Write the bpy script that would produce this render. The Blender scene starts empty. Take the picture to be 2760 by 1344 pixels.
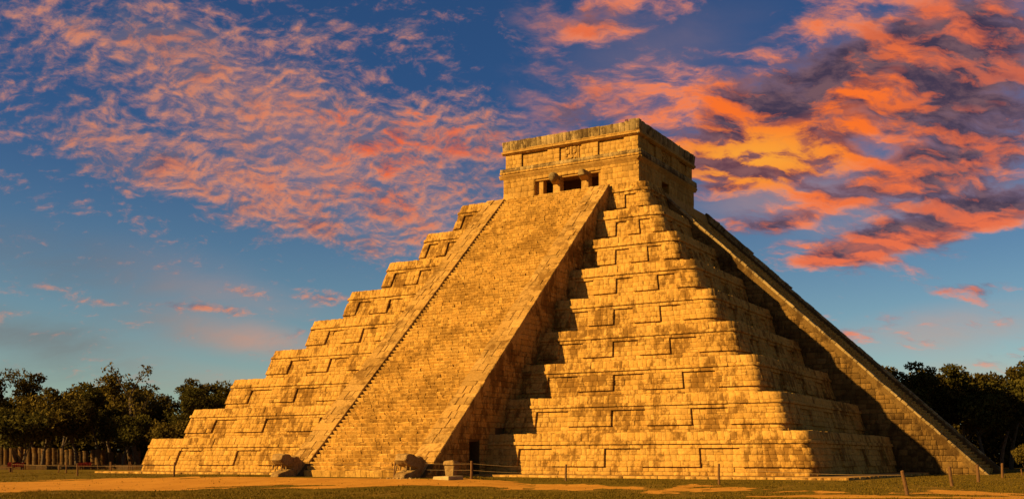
import bpy, bmesh, math, random
import numpy as np
from mathutils import Vector, Matrix, noise as mnoise

rng = np.random.default_rng(7)
random.seed(7)
SC = bpy.context.scene
COL = SC.collection

# ------------------------------------------------------------------ camera
CAM = np.array([43.5953, -85.8983, 1.0]); YAW = -0.5099
FPX = 2850.99; PX0 = 1492.48; PY0 = 1234.57            # focal length and principal point, in photo pixels
cy_, sy_ = math.cos(YAW), math.sin(YAW)
cd = bpy.data.cameras.new('camera'); cam = bpy.data.objects.new('camera', cd); COL.objects.link(cam)
cam.location = CAM
cam.rotation_euler = (math.radians(90), 0, -YAW)
cd.sensor_width = 36; cd.lens = FPX / 2760 * 36
cd.shift_x = -(PX0 - 1380) / 2760; cd.shift_y = (PY0 - 672) / 2760
cd.clip_start = 0.5; cd.clip_end = 5000
SC.camera = cam

SUN_AZ, SUN_EL = math.radians(-35.5), math.radians(27.0)   # azimuth from the front of the pyramid (-Y), towards -X
sdir = Vector((math.sin(SUN_AZ) * math.cos(SUN_EL), -math.cos(SUN_AZ) * math.cos(SUN_EL), math.sin(SUN_EL)))

# ------------------------------------------------------------------ node helper
class NT:
    def __init__(s, tree): s.t = tree; s.n = tree.nodes; s.l = tree.links
    def node(s, typ, ins=None, **kw):
        nd = s.n.new(typ)
        for k, v in kw.items(): setattr(nd, k, v)
        if ins:
            for k, v in ins.items(): s.set(nd.inputs[k], v)
        return nd
    def set(s, sock, v):
        if isinstance(v, bpy.types.NodeSocket): s.l.new(v, sock)
        else: sock.default_value = v
    def m(s, op, a, b=None, c=None, clamp=False):
        nd = s.n.new('ShaderNodeMath'); nd.operation = op; nd.use_clamp = clamp
        s.set(nd.inputs[0], a)
        if b is not None: s.set(nd.inputs[1], b)
        if c is not None: s.set(nd.inputs[2], c)
        return nd.outputs[0]
    def vm(s, op, a, b=None, scale=None):
        nd = s.n.new('ShaderNodeVectorMath'); nd.operation = op
        s.set(nd.inputs[0], a)
        if b is not None: s.set(nd.inputs[1], b)
        if scale is not None: s.set(nd.inputs['Scale'], scale)
        return nd.outputs['Value'] if op in ('DOT_PRODUCT', 'LENGTH', 'DISTANCE') else nd.outputs[0]
    def noise(s, vec, scale, detail=4, rough=0.5, dist=0.0, w=None):
        nd = s.n.new('ShaderNodeTexNoise'); s.set(nd.inputs['Vector'], vec)
        nd.inputs['Scale'].default_value = scale; nd.inputs['Detail'].default_value = detail
        nd.inputs['Roughness'].default_value = rough; nd.inputs['Distortion'].default_value = dist
        return nd.outputs[0]
    def smooth(s, x, a, b):
        nd = s.n.new('ShaderNodeMapRange'); nd.interpolation_type = 'SMOOTHSTEP'
        s.set(nd.inputs[0], x); nd.inputs[1].default_value = a; nd.inputs[2].default_value = b
        return nd.outputs[0]
    def lin(s, x, a, b, c=0.0, d=1.0):
        nd = s.n.new('ShaderNodeMapRange'); s.set(nd.inputs[0], x)
        for i, v in zip((1, 2, 3, 4), (a, b, c, d)): nd.inputs[i].default_value = v
        return nd.outputs[0]
    def mix(s, f, a, b, mode='MIX'):
        nd = s.n.new('ShaderNodeMix'); nd.data_type = 'RGBA'; nd.blend_type = mode
        s.set(nd.inputs[0], f)
        for i, v in ((6, a), (7, b)):
            if isinstance(v, tuple) and len(v) == 3: v = (*v, 1)
            s.set(nd.inputs[i], v)
        return nd.outputs[2]
    def mapping(s, vec, scale=(1, 1, 1), loc=(0, 0, 0), rot=(0, 0, 0)):
        nd = s.n.new('ShaderNodeMapping'); s.set(nd.inputs[0], vec)
        nd.inputs[1].default_value = loc; nd.inputs[2].default_value = rot; nd.inputs[3].default_value = scale
        return nd.outputs[0]

def lin_rgb(r, g, b):
    f = lambda c: (c / 255 / 12.92) if c / 255 <= 0.04045 else ((c / 255 + 0.055) / 1.055) ** 2.4
    return (f(r), f(g), f(b))

# ------------------------------------------------------------------ world: Nishita sky with an altocumulus layer
SKY_STRENGTH = 0.06
world = bpy.data.worlds.new('World'); SC.world = world; world.use_nodes = True
N = NT(world.node_tree); N.n.clear()
world.cycles.sampling_method = 'MANUAL'; world.cycles.sample_map_resolution = 256
sky = N.node('ShaderNodeTexSky', sky_type='NISHITA', sun_disc=False)
sky.sun_elevation = SUN_EL
sky.sun_rotation = math.atan2(sdir.x, sdir.y)
sky.air_density = 1.0; sky.dust_density = 0.6; sky.ozone_density = 3.0
tc = N.node('ShaderNodeTexCoord'); D = tc.outputs['Generated']
fwd = (sy_, cy_, 0.0); rgt = (cy_, -sy_, 0.0)
AZ = N.m('MULTIPLY', N.m('ARCTAN2', N.vm('DOT_PRODUCT', D, rgt), N.vm('DOT_PRODUCT', D, fwd)), 180 / math.pi)
sep = N.node('ShaderNodeSeparateXYZ', {0: D})
EL = N.m('MULTIPLY', N.m('ARCSINE', sep.outputs[2]), 180 / math.pi)
AE = N.node('ShaderNodeCombineXYZ', {0: AZ, 1: EL}).outputs[0]
def px_dir(x, y):
    a = math.atan((x - PX0) / FPX); return math.degrees(a), math.degrees(math.atan((PY0 - y) / FPX * math.cos(a)))
def ellipse(x, y, rx, ry, ang, soft=0.0):
    """soft elliptical bank in azimuth/elevation; centre, radii given as photo pixels, angle in degrees"""
    a, e = px_dir(x, y); k = 0.0195
    v = N.vm('SUBTRACT', AE, (a, e, 0))
    v = N.mapping(v, rot=(0, 0, math.radians(-ang)))
    v = N.vm('MULTIPLY', v, (1 / (rx * k), 1 / (ry * k), 0))
    return N.smooth(N.vm('LENGTH', v), 1.0, soft)
EXPO = 1.0
banks_l = [   # x, y, rx, ry, angle (counter-clockwise), weight
    (560, 270, 860, 340, -18, .15), (980, 400, 760, 260, -20, .14), (1080, 590, 520, 150, -17, .13), (330, 420, 620, 120, -10, .15), (700, 560, 520, 100, -20, .14), (960, 650, 300, 60, -14, .10),
    (330, 70, 620, 190, 0, .10), (900, 60, 420, 120, 0, .07), (1180, 390, 360, 140, -8, .12),
    (1300, 340, 330, 190, -4, .15), (1290, 130, 220, 70, 10, .05), (650, 785, 190, 26, -5, .17), (870, 800, 150, 34, -3, .22), (560, 832, 200, 22, -5, .17), (255, 812, 120, 16, -4, .13), (110, 775, 120, 14, -4, .10)]
banks_r = [
    (1600, 40, 420, 120, 4, .16), (1500, 60, 260, 90, -8, .06), (1560, 300, 380, 130, 8, .21), (1450, 190, 260, 70, 6, .10), (1700, 200, 160, 60, 10, .06),
    (2230, 250, 820, 300, 20, .25), (2100, 350, 420, 190, 14, .12), (2560, 300, 460, 360, 20, .18), (2480, 90, 420, 120, 22, .12), (2150, 60, 300, 60, 12, .05),
    (2060, 425, 340, 80, 3, .20), (2620, 300, 330, 300, 10, .10), (2350, 510, 640, 90, 10, .17), (2440, 640, 520, 85, 9, .28), (2600, 560, 380, 80, 8, .14), (2250, 690, 330, 36, 9, .12), (2030, 470, 280, 60, 2, .10), (2060, 610, 260, 40, 8, .12), (1960, 505, 120, 24, 0, .10)]
veils = [(1780, 140, 460, 150, 12, .20), (2080, 540, 420, 90, 6, .42), (2480, 560, 520, 130, 8, .40), (640, 910, 480, 75, -9, .95), (250, 720, 520, 130, -4, .40), (90, 900, 460, 90, -8, .75), (300, 1010, 600, 60, 0, .5), (2650, 1000, 400, 70, 0, .3), (500, 790, 500, 80, -5, .28), (2600, 880, 460, 90, 4, .60), (900, 420, 700, 220, -20, .30), (2400, 330, 600, 300, 20, .30)]
def bank(lst):
    cov = None
    for (x, y, rx, ry, an, wt) in lst:
        v = N.m('MULTIPLY', ellipse(x, y, rx, ry, an), wt)
        cov = v if cov is None else N.m('ADD', cov, v)
    return cov
# the layer is flat: directions are projected onto it, in axes across and along the view
zz = N.m('ADD', N.m('MAXIMUM', sep.outputs[2], 0.0), .5)
QR = N.m('DIVIDE', N.vm('DOT_PRODUCT', D, rgt), zz); QF = N.m('DIVIDE', N.vm('DOT_PRODUCT', D, fwd), zz)
Q = N.node('ShaderNodeCombineXYZ', {0: QR, 1: QF, 2: 0.0}).outputs[0]
warp = N.node('ShaderNodeTexNoise', {'Vector': Q, 'Scale': 14.0, 'Detail': 4.0})
QW = N.vm('ADD', Q, N.vm('SCALE', N.vm('SUBTRACT', warp.outputs['Color'], (.5, .5, .5)), scale=.045))
def dens_l(vec):
    v = N.mapping(vec, rot=(0, 0, math.radians(-25)), scale=(.72, 1, 1))
    return N.m('ADD', N.m('MULTIPLY', N.noise(v, 70, 6, .66), .52), N.m('MULTIPLY', N.noise(v, 21, 3, .55), .48))
def dens_r(vec):
    v = N.mapping(vec, rot=(0, 0, math.radians(31)), scale=(.46, 1, 1))
    return N.m('ADD', N.m('MULTIPLY', N.noise(v, 30, 7, .62), .58), N.m('MULTIPLY', N.noise(v, 10, 3, .55), .42))
big = N.noise(QW, 5.0, 3, .5)
away = N.m('MAXIMUM', N.smooth(N.m('ABSOLUTE', AZ), 30, 42), N.smooth(EL, 27, 36))     # beyond the photograph the broken layer goes on
inn = N.m('SUBTRACT', 1, away)
gen = N.m('MULTIPLY', N.m('MULTIPLY', N.smooth(big, .40, .64), .15), away)
covl = N.m('ADD', N.m('ADD', N.m('MULTIPLY', bank(banks_l), inn), gen), N.m('MULTIPLY', N.m('SUBTRACT', big, .5), .12))
covr = N.m('ADD', N.m('MULTIPLY', bank(banks_r), inn), N.m('MULTIPLY', N.m('SUBTRACT', big, .5), .16))
dn = (0, .012, 0); dn2 = (.003, .005, 0)
l0 = dens_l(QW); l1 = dens_l(N.vm('ADD', QW, (.001, .008, 0)))
r0 = dens_r(QW); r1 = dens_r(N.vm('ADD', QW, (0, .018, 0)))
dl = N.m('ADD', l0, covl); dr = N.m('ADD', r0, covr)
al = N.m('MULTIPLY', N.smooth(dl, .53, .79), .90); ar = N.m('MULTIPLY', N.smooth(dr, .53, .70), .95)
tl_ = N.smooth(dl, .66, .92); tr_ = N.smooth(dr, .58, .80)
def relief(a, b, k, mid): return N.m('ADD', N.m('MULTIPLY', N.m('SUBTRACT', a, b), k), mid, clamp=True)
shade_big = N.noise(N.mapping(QW, rot=(0, 0, math.radians(31)), scale=(.5, 1, 1), loc=(3.1, 1.7, 0)), 13, 4, .55)
ll = N.m('ADD', relief(l0, l1, 5.0, .50), N.m('MULTIPLY', N.m('SUBTRACT', N.noise(QW, 9, 3, .5), .5), 1.6), clamp=True)
lr = N.m('ADD', relief(r0, r1, 7.0, .40), N.m('MULTIPLY', N.m('SUBTRACT', shade_big, .515), 3.6), clamp=True)
a0, e0 = px_dir(2030, 428)
glow = N.smooth(N.vm('LENGTH', N.vm('MULTIPLY', N.vm('SUBTRACT', AE, (a0, e0, 0)), (.14, .42, 0))), 1.0, 0.0)
a1_, e1_ = px_dir(2130, 330)
hot = N.smooth(N.vm('LENGTH', N.vm('MULTIPLY', N.vm('SUBTRACT', AE, (a1_, e1_, 0)), (.085, .15, 0))), 1.0, 0.2)
a2_, e2_ = px_dir(1130, 380)
hotl = N.smooth(N.vm('LENGTH', N.vm('MULTIPLY', N.vm('SUBTRACT', AE, (a2_, e2_, 0)), (.09, .16, 0))), 1.0, 0.2)
darkr = N.m('MAXIMUM', N.m('MAXIMUM', ellipse(2620, 290, 380, 220, 14), ellipse(2230, 190, 420, 90, 24)), N.m('MAXIMUM', ellipse(2380, 610, 300, 36, 4), ellipse(1560, 315, 190, 50, 4)))
lr = N.m('SUBTRACT', N.m('ADD', lr, N.m('MULTIPLY', hot, .10)), N.m('MULTIPLY', darkr, .45), clamp=True)
cl_thin = N.mix(ll, lin_rgb(116, 106, 124), lin_rgb(216, 142, 112))
cl_thk = N.mix(ll, lin_rgb(98, 78, 98), N.mix(hotl, lin_rgb(222, 128, 90), lin_rgb(244, 104, 50)))
c_l = N.mix(tl_, cl_thin, cl_thk)
cr_thin = N.mix(lr, lin_rgb(120, 98, 120), lin_rgb(240, 142, 104))
finec = N.noise(N.mapping(QW, rot=(0, 0, math.radians(31)), scale=(.5, 1, 1)), 42, 5, .65)
cr_thk = N.mix(lr, N.mix(N.smooth(finec, .36, .64), lin_rgb(66, 54, 74), lin_rgb(118, 86, 92)), N.mix(hot, lin_rgb(234, 110, 66), lin_rgb(255, 116, 28)))
c_r = N.mix(tr_, cr_thin, cr_thk)
lr2 = N.m('ADD', lr, N.m('MULTIPLY', glow, .20), clamp=True)
c_r = N.mix(N.m('MULTIPLY', glow, N.smooth(lr2, .25, 1.0)), c_r, lin_rgb(255, 165, 48))
right = N.m('ADD', N.smooth(AZ, -3.5, 1.5), 0.0)
alpha = N.mix(right, al, ar); c_cl = N.mix(right, c_l, c_r)
alpha = N.m('MULTIPLY', N.m('MULTIPLY', alpha, 1.0), N.smooth(EL, .5, 5.0))
vl = N.m('MULTIPLY', bank(veils), N.lin(N.noise(N.mapping(QW, scale=(.45, 1, 1)), 9, 5, .6), .35, .65, .35, 1.15), clamp=True)
vl = N.m('MULTIPLY', vl, inn)
c_v = N.mix(N.smooth(AZ, -25, -15), lin_rgb(116, 104, 102), lin_rgb(204, 150, 126))
K = 1.0 / SKY_STRENGTH / 2 ** EXPO
tint = N.mix(N.smooth(EL, 0.0, 19.0), (.70, .76, .64, 1), (.185, .325, .49, 1))
skyc = N.mix(1.0, sky.outputs[0], tint, 'MULTIPLY')
colr = N.mix(N.m('MULTIPLY', vl, .8), skyc, N.vm('SCALE', c_v, scale=K))
colr = N.mix(alpha, colr, N.vm('SCALE', c_cl, scale=K))
bg = N.node('ShaderNodeBackground', {'Color': colr, 'Strength': SKY_STRENGTH})
wo = N.node('ShaderNodeOutputWorld', {'Surface': bg.outputs[0]})

# ------------------------------------------------------------------ sun and exposure
sl = bpy.data.lights.new('sun', 'SUN'); sl.energy = 5.0; sl.angle = math.radians(0.6); sl.color = (1.0, .685, .26)
so = bpy.data.objects.new('sun', sl); COL.objects.link(so); so.location = (-60, -80, 80)
so.rotation_euler = sdir.to_track_quat('Z', 'Y').to_euler()
SC.view_settings.view_transform = 'Standard'; SC.view_settings.look = 'None'
SC.view_settings.exposure = EXPO; SC.view_settings.gamma = 1.0; SC.view_settings.use_curve_mapping = False

# ------------------------------------------------------------------ materials
def new_mat(name):
    m = bpy.data.materials.new(name); m.use_nodes = True
    n = NT(m.node_tree); n.n.clear()
    bs = n.node('ShaderNodeBsdfPrincipled'); out = n.node('ShaderNodeOutputMaterial', {'Surface': bs.outputs[0]})
    bs.inputs['Specular IOR Level'].default_value = .02
    return m, n, bs
def stone_mat(name, col=(.465, .236, .043), dark=.7, stain=.80, spread=.17, bump=.5, rough=.92, stain_col=(.118, .050, .008)):
    m, n, bs = new_mat(name)
    geo = n.node('ShaderNodeNewGeometry'); P = geo.outputs['Position']
    r = n.node('ShaderNodeAttribute', attribute_name='rnd').outputs['Fac']
    r2 = n.node('ShaderNodeTexWhiteNoise', {'W': n.m('MULTIPLY', r, 91.7)}, noise_dimensions='1D').outputs['Value']
    base = n.mix(r2, tuple(c * .94 for c in col), (col[0] * 1.04, col[1] * 1.1, col[2] * 1.28))
    val = n.lin(r, 0, 1, 1 - spread, 1 + spread * .42)
    mott = n.lin(n.noise(P, 7.0, 5, .65), .3, .7, .72, 1.16)
    fine = n.lin(n.noise(P, 38.0, 3, .6), .3, .7, .82, 1.12)
    v = n.m('MULTIPLY', n.m('MULTIPLY', val, mott), fine)
    c = n.mix(1.0, base, n.node('ShaderNodeCombineColor', {0: v, 1: v, 2: v}).outputs[0], 'MULTIPLY')
    Ps = n.vm('MULTIPLY', P, (1, 1, .55))
    st = n.smooth(n.m('ADD', n.m('ADD', n.m('MULTIPLY', n.noise(Ps, 1.7, 8, .74), .62), n.m('MULTIPLY', n.noise(P, .33, 3, .5), .38)), n.m('MULTIPLY', n.m('SUBTRACT', r2, .5), .05)), .485, .57)
    st = n.m('MULTIPLY', st, stain)
    c = n.mix(st, c, stain_col)
    lich = n.m('MULTIPLY', n.smooth(n.noise(P, 3.1, 7, .72), .60, .72), dark)
    c = n.mix(lich, c, tuple(x * .62 for x in stain_col))
    n.set(bs.inputs['Base Color'], c); bs.inputs['Roughness'].default_value = rough
    h = n.m('ADD', n.m('MULTIPLY', n.noise(P, 9, 6, .7), .7), n.m('MULTIPLY', n.noise(P, 45, 3, .6), .3))
    bp = n.node('ShaderNodeBump', {'Height': h, 'Strength': bump, 'Distance': .06})
    n.set(bs.inputs['Normal'], bp.outputs[0])
    return m
M = {}
M['stone'] = stone_mat('limestone')
M['stair'] = stone_mat('stair_limestone', col=(.505, .258, .046), stain=.66, dark=.6, spread=.24, bump=.8, stain_col=(.18, .080, .012))
M['plaster'] = stone_mat('temple_limestone', col=(.440, .228, .044), stain=.35, dark=.25, spread=.16, bump=.35)
M['coping'] = stone_mat('weathered_coping', col=(.43, .222, .048), stain=.7, dark=.8, spread=.26, bump=.8)
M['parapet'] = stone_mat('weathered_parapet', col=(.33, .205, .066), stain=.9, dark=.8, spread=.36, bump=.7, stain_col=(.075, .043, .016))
M['sidewall'] = stone_mat('dark_masonry', col=(.19, .098, .022), stain=.9, dark=.85, spread=.4, bump=.7, stain_col=(.06, .03, .008))  # darker base colour and stain tone, used on the side staircase only
M['core'] = stone_mat('mortar', col=(.12, .066, .02), stain=.5, dark=.5, spread=0, bump=.4)
M['ledge'] = stone_mat('ledge_plaster', col=(.41, .208, .046), stain=.35, dark=.3, spread=0, bump=.4)
M['serpent'] = stone_mat('carved_limestone', col=(.33, .185, .052), stain=.5, dark=.7, spread=.1, bump=.9)
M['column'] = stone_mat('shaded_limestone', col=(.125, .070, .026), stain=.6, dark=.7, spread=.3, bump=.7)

def simple_mat(name, col, rough=.8, var=.25, scale=12, bump=.3, stretch=(1, 1, 1), attr=False, metallic=0):
    m, n, bs = new_mat(name)
    P = n.node('ShaderNodeNewGeometry').outputs['Position']
    v = n.lin(n.noise(n.vm('MULTIPLY', P, stretch), scale, 4, .6), .3, .7, 1 - var, 1 + var)
    if attr:
        r = n.node('ShaderNodeAttribute', attribute_name='rnd').outputs['Fac']
        v = n.m('MULTIPLY', v, n.lin(r, 0, 1, .6, 1.35))
    c = n.mix(1.0, col, n.node('ShaderNodeCombineColor', {0: v, 1: v, 2: v}).outputs[0], 'MULTIPLY')
    n.set(bs.inputs['Base Color'], c); bs.inputs['Roughness'].default_value = rough; bs.inputs['Metallic'].default_value = metallic
    if bump:
        bp = n.node('ShaderNodeBump', {'Height': n.noise(n.vm('MULTIPLY', P, stretch), scale * 2, 4, .6), 'Strength': bump, 'Distance': .02})
        n.set(bs.inputs['Normal'], bp.outputs[0])
    return m
M['wood'] = simple_mat('weathered_wood', (.13, .062, .022), stretch=(6, 6, .6), scale=6, var=.35)
M['bark'] = simple_mat('bark', (.085, .058, .034), stretch=(4, 4, .7), scale=3, var=.4, bump=.6)
M['barkpale'] = simple_mat('pale_bark', (.17, .115, .065), stretch=(4, 4, .7), scale=3, var=.4, bump=.6)
M['rope'] = simple_mat('rope', (.22, .13, .05), scale=40)
M['iron'] = simple_mat('rusty_iron', (.06, .035, .02), scale=30, rough=.7)
M['signface'] = simple_mat('sign_panel', (.42, .30, .14), scale=6, var=.08, rough=.5)
M['slab'] = stone_mat('slab_stone', col=(.40, .25, .08), stain=.2, dark=.2, spread=0, bump=.3)
M['redcloth'] = simple_mat('red_cloth', (.06, .006, .004), scale=9, var=.5)
M['pebble'] = simple_mat('pebble_stone', (.33, .2, .07), scale=20, var=.3)

def leaf_mat(name, c1, c2):
    m, n, bs = new_mat(name)
    r = n.node('ShaderNodeAttribute', attribute_name='rnd').outputs['Fac']
    c = n.mix(r, c1, c2)
    n.set(bs.inputs['Base Color'], c); bs.inputs['Roughness'].default_value = .6
    tr = n.node('ShaderNodeBsdfTranslucent', {'Color': c})
    mx = n.node('ShaderNodeMixShader', {0: .25, 1: bs.outputs[0], 2: tr.outputs[0]})
    o = [x for x in n.n if x.type == 'OUTPUT_MATERIAL'][0]; n.l.new(mx.outputs[0], o.inputs[0])
    return m
M['leaf1'] = leaf_mat('dark_leaves', (.032, .024, .005), (.095, .066, .011))
M['leaf2'] = leaf_mat('olive_leaves', (.055, .040, .007), (.150, .100, .015))
M['leaf3'] = leaf_mat('green_leaves', (.034, .030, .006), (.100, .077, .012))
M['grassblade'] = leaf_mat('grass_blades', (.085, .056, .005), (.17, .098, .012))

def ground_mat():
    m, n, bs = new_mat('lawn')
    P = n.node('ShaderNodeNewGeometry').outputs['Position']
    a = n.noise(P, .22, 5, .6); b = n.noise(P, 2.2, 6, .7); c = n.noise(P, 18, 4, .6)
    g = n.mix(n.smooth(b, .3, .7), (.090, .058, .005), (.135, .080, .008))
    g = n.mix(n.m('MULTIPLY', n.smooth(a, .50, .66), .55), g, (.20, .105, .016))
    bare = n.smooth(n.m('ADD', n.m('MULTIPLY', a, .5), n.m('MULTIPLY', b, .5)), .585, .65)
    g = n.mix(n.m('MULTIPLY', bare, .7), g, (.38, .18, .032))
    v = n.lin(c, .3, .7, .7, 1.25)
    g = n.mix(1.0, g, n.node('ShaderNodeCombineColor', {0: v, 1: v, 2: v}).outputs[0], 'MULTIPLY')
    n.set(bs.inputs['Base Color'], g); bs.inputs['Roughness'].default_value = .95
    bp = n.node('ShaderNodeBump', {'Height': n.m('ADD', b, n.m('MULTIPLY', c, .6)), 'Strength': .6, 'Distance': .08})
    n.set(bs.inputs['Normal'], bp.outputs[0])
    return m
M['lawn'] = ground_mat()
def sand_mat():
    m, n, bs = new_mat('sandy_earth')
    P = n.node('ShaderNodeNewGeometry').outputs['Position']
    a = n.noise(P, .5, 5, .6); b = n.noise(P, 5, 6, .7); c = n.noise(P, 40, 3, .6)
    g = n.mix(n.smooth(a, .35, .65), (.46, .198, .026), (.38, .158, .020))
    g = n.mix(n.m('MULTIPLY', n.smooth(b, .56, .70), .5), g, (.26, .115, .02))
    v = n.lin(c, .3, .7, .85, 1.12)
    g = n.mix(1.0, g, n.node('ShaderNodeCombineColor', {0: v, 1: v, 2: v}).outputs[0], 'MULTIPLY')
    n.set(bs.inputs['Base Color'], g); bs.inputs['Roughness'].default_value = .95
    bp = n.node('ShaderNodeBump', {'Height': n.m('ADD', b, n.m('MULTIPLY', c, .4)), 'Strength': .5, 'Distance': .05})
    n.set(bs.inputs['Normal'], bp.outputs[0])
    return m
M['sand'] = sand_mat()

# ------------------------------------------------------------------ object helpers
def link(name, me, mat=None, parent=None):
    o = bpy.data.objects.new(name, me); COL.objects.link(o)
    if mat is not None and me is not None:
        me.materials.clear(); me.materials.append(M[mat] if isinstance(mat, str) else mat)
    if parent is not None: o.parent = parent
    return o
def tag(o, label=None, cat=None, group=None, kind=None):
    if label: o['label'] = label
    if cat: o['category'] = cat
    if group: o['group'] = group
    if kind: o['kind'] = kind
    return o
def empty(name, loc=(0, 0, 0), rz=0):
    o = bpy.data.objects.new(name, None); COL.objects.link(o); o.location = loc; o.rotation_euler = (0, 0, rz)
    o.empty_display_size = .3
    return o
def mesh_np(name, V, F, rnd=None, smooth=False):
    """V (n,3), F list/array of quads (m,4) or mixed list of tuples"""
    me = bpy.data.meshes.new(name)
    V = np.asarray(V, np.float32)
    if isinstance(F, np.ndarray):
        k = F.shape[1]; me.vertices.add(len(V)); me.vertices.foreach_set('co', V.ravel())
        me.loops.add(F.size); me.loops.foreach_set('vertex_index', F.astype(np.int32).ravel())
        me.polygons.add(len(F)); me.polygons.foreach_set('loop_start', np.arange(0, F.size, k, dtype=np.int32))
        me.polygons.foreach_set('loop_total', np.full(len(F), k, np.int32))
    else:
        me.from_pydata(V.tolist(), [], F)
    me.update(calc_edges=True)
    if rnd is not None:
        at = me.attributes.new('rnd', 'FLOAT', 'POINT'); at.data.foreach_set('value', np.asarray(rnd, np.float32))
    if smooth: me.polygons.foreach_set('use_smooth', np.ones(len(me.polygons), bool))
    me.validate()
    return me
class MB:
    """collects boxes, tubes and prisms into one mesh"""
    def __init__(s): s.v = []; s.f = []; s.r = []
    def add(s, V, F, r=None):
        o = len(s.v); s.v += [tuple(p) for p in V]; s.f += [tuple(i + o for i in f) for f in F]
        s.r += [random.random() if r is None else r] * len(V)
    def hexa(s, P, r=None):      # 8 points: bottom 4 ccw, top 4 ccw
        s.add(P, [(3, 2, 1, 0), (4, 5, 6, 7), (0, 1, 5, 4), (1, 2, 6, 5), (2, 3, 7, 6), (3, 0, 4, 7)], r)
    def box(s, x0, x1, y0, y1, z0, z1, j=0.0, r=None):
        P = [(x0, y0, z0), (x1, y0, z0), (x1, y1, z0), (x0, y1, z0), (x0, y0, z1), (x1, y0, z1), (x1, y1, z1), (x0, y1, z1)]
        if j: P = [tuple(c + random.uniform(-j, j) for c in p) for p in P]
        s.hexa(P, r)
    def tube(s, pts, rad, seg=8, r=None, cap=True):
        pts = [Vector(p) for p in pts]; rings = []
        rr = rad if isinstance(rad, (list, tuple)) else [rad] * len(pts)
        V = []
        for i, p in enumerate(pts):
            d = (pts[min(i + 1, len(pts) - 1)] - pts[max(i - 1, 0)]).normalized()
            a = d.orthogonal().normalized() if abs(d.z) < .95 else Vector((1, 0, 0)); b = d.cross(a).normalized(); a = b.cross(d).normalized()
            for k in range(seg):
                t = 2 * math.pi * k / seg; V.append(p + (a * math.cos(t) + b * math.sin(t)) * rr[i])
        F = []
        for i in range(len(pts) - 1):
            for k in range(seg):
                k2 = (k + 1) % seg; F.append((i * seg + k, i * seg + k2, (i + 1) * seg + k2, (i + 1) * seg + k))
        if cap: F.append(tuple(range(seg))[::-1]); F.append(tuple(range((len(pts) - 1) * seg, len(pts) * seg)))
        s.add(V, F, r)
    def prism(s, poly, fn, a, b, r=None):
        """poly: list of 2-D points, fn(p, t) -> 3-D, extruded from a to b"""
        n = len(poly); V = [fn(p, a) for p in poly] + [fn(p, b) for p in poly]
        F = [tuple(range(n))[::-1], tuple(range(n, 2 * n))] + [(i, (i + 1) % n, n + (i + 1) % n, n + i) for i in range(n)]
        s.add(V, F, r)
    def build(s, name, mat, parent=None, bevel=0, smooth=False, fix=True):
        me = bpy.data.meshes.new(name); me.from_pydata(s.v, [], s.f); me.update()
        at = me.attributes.new('rnd', 'FLOAT', 'POINT'); at.data.foreach_set('value', np.asarray(s.r, np.float32))
        if fix or bevel:
            bm = bmesh.new(); bm.from_mesh(me)
            if fix: bmesh.ops.recalc_face_normals(bm, faces=bm.faces)
            if bevel: bmesh.ops.bevel(bm, geom=bm.edges[:], offset=bevel, segments=1, affect='EDGES', profile=.7, clamp_overlap=True)
            bm.to_mesh(me); bm.free()
        if smooth: me.polygons.foreach_set('use_smooth', np.ones(len(me.polygons), bool))
        return link(name, me, mat, parent)

def project(P):
    d = np.asarray(P, float) - CAM; r = d[..., 0] * cy_ - d[..., 1] * sy_; fw = d[..., 0] * sy_ + d[..., 1] * cy_
    return np.stack([PX0 + FPX * r / fw, PY0 - FPX * d[..., 2] / fw, fw], -1)
def pixel_ray(x, y):
    r = (x - PX0) / FPX; u = -(y - PY0) / FPX
    return np.array([r * cy_ + sy_, -r * sy_ + cy_, u])
def at_depth(x, y, d): return CAM + pixel_ray(x, y) * d

# ------------------------------------------------------------------ ground
def ss(x, a, b):
    t = min(1, max(0, (x - a) / (b - a))); return t * t * (3 - 2 * t)
def rect_dist(x, y, x0, x1, y0, y1):
    dx = max(x0 - x, 0, x - x1); dy = max(y0 - y, 0, y - y1); return math.hypot(dx, dy)
def gz(x, y):
    e = min(rect_dist(x, y, -30, 30, -30, 30), rect_dist(x, y, -8, 8, -35.5, 0), rect_dist(x, y, 0, 35, -7, 7))
    front = max(ss(-y, 20, 34), ss(x, 20, 34) * ss(-y, -40, 10)); mx = .16 + .44 * front
    if x < -26: mx = .16 + (.44 * front) * (1 - .55 * ss(-x, 26, 60) * ss(y, -60, -25))
    return -.12 - mx * ss(e, -2.5, 13) + .02 * mnoise.noise((x * .15, y * .15, 0))
def ground_hit(px, py):
    d = pixel_ray(px, py); lo = 20.0
    for i in range(6000):
        P = CAM + d * lo
        if P[2] <= gz(P[0], P[1]): return P
        lo += .05
    return P
def grid_axis(c0, c1, fine, far):
    a = list(np.arange(c0, c1 + 1e-6, fine)); s = fine; v = c1
    while v < far: s *= 1.35; v += s; a.append(v)
    s = fine; v = c0
    while v > -far: s *= 1.35; v -= s; a.insert(0, v)
    return np.array(a)
gx = grid_axis(-60, 75, 1.0, 3500); gy = grid_axis(-75, 60, 1.0, 3500)
GX, GY = np.meshgrid(gx, gy)
GZ = np.array([[gz(x, y) for x in gx] for y in gy])
V = np.stack([GX, GY, GZ], -1).reshape(-1, 3); nx = len(gx); ny = len(gy)
I = (np.arange(ny - 1)[:, None] * nx + np.arange(nx - 1)[None, :]).ravel()
ground = link('ground', mesh_np('ground', V, np.stack([I, I + 1, I + 1 + nx, I + nx], 1), smooth=True), 'lawn')
tag(ground, kind='structure')

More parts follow.
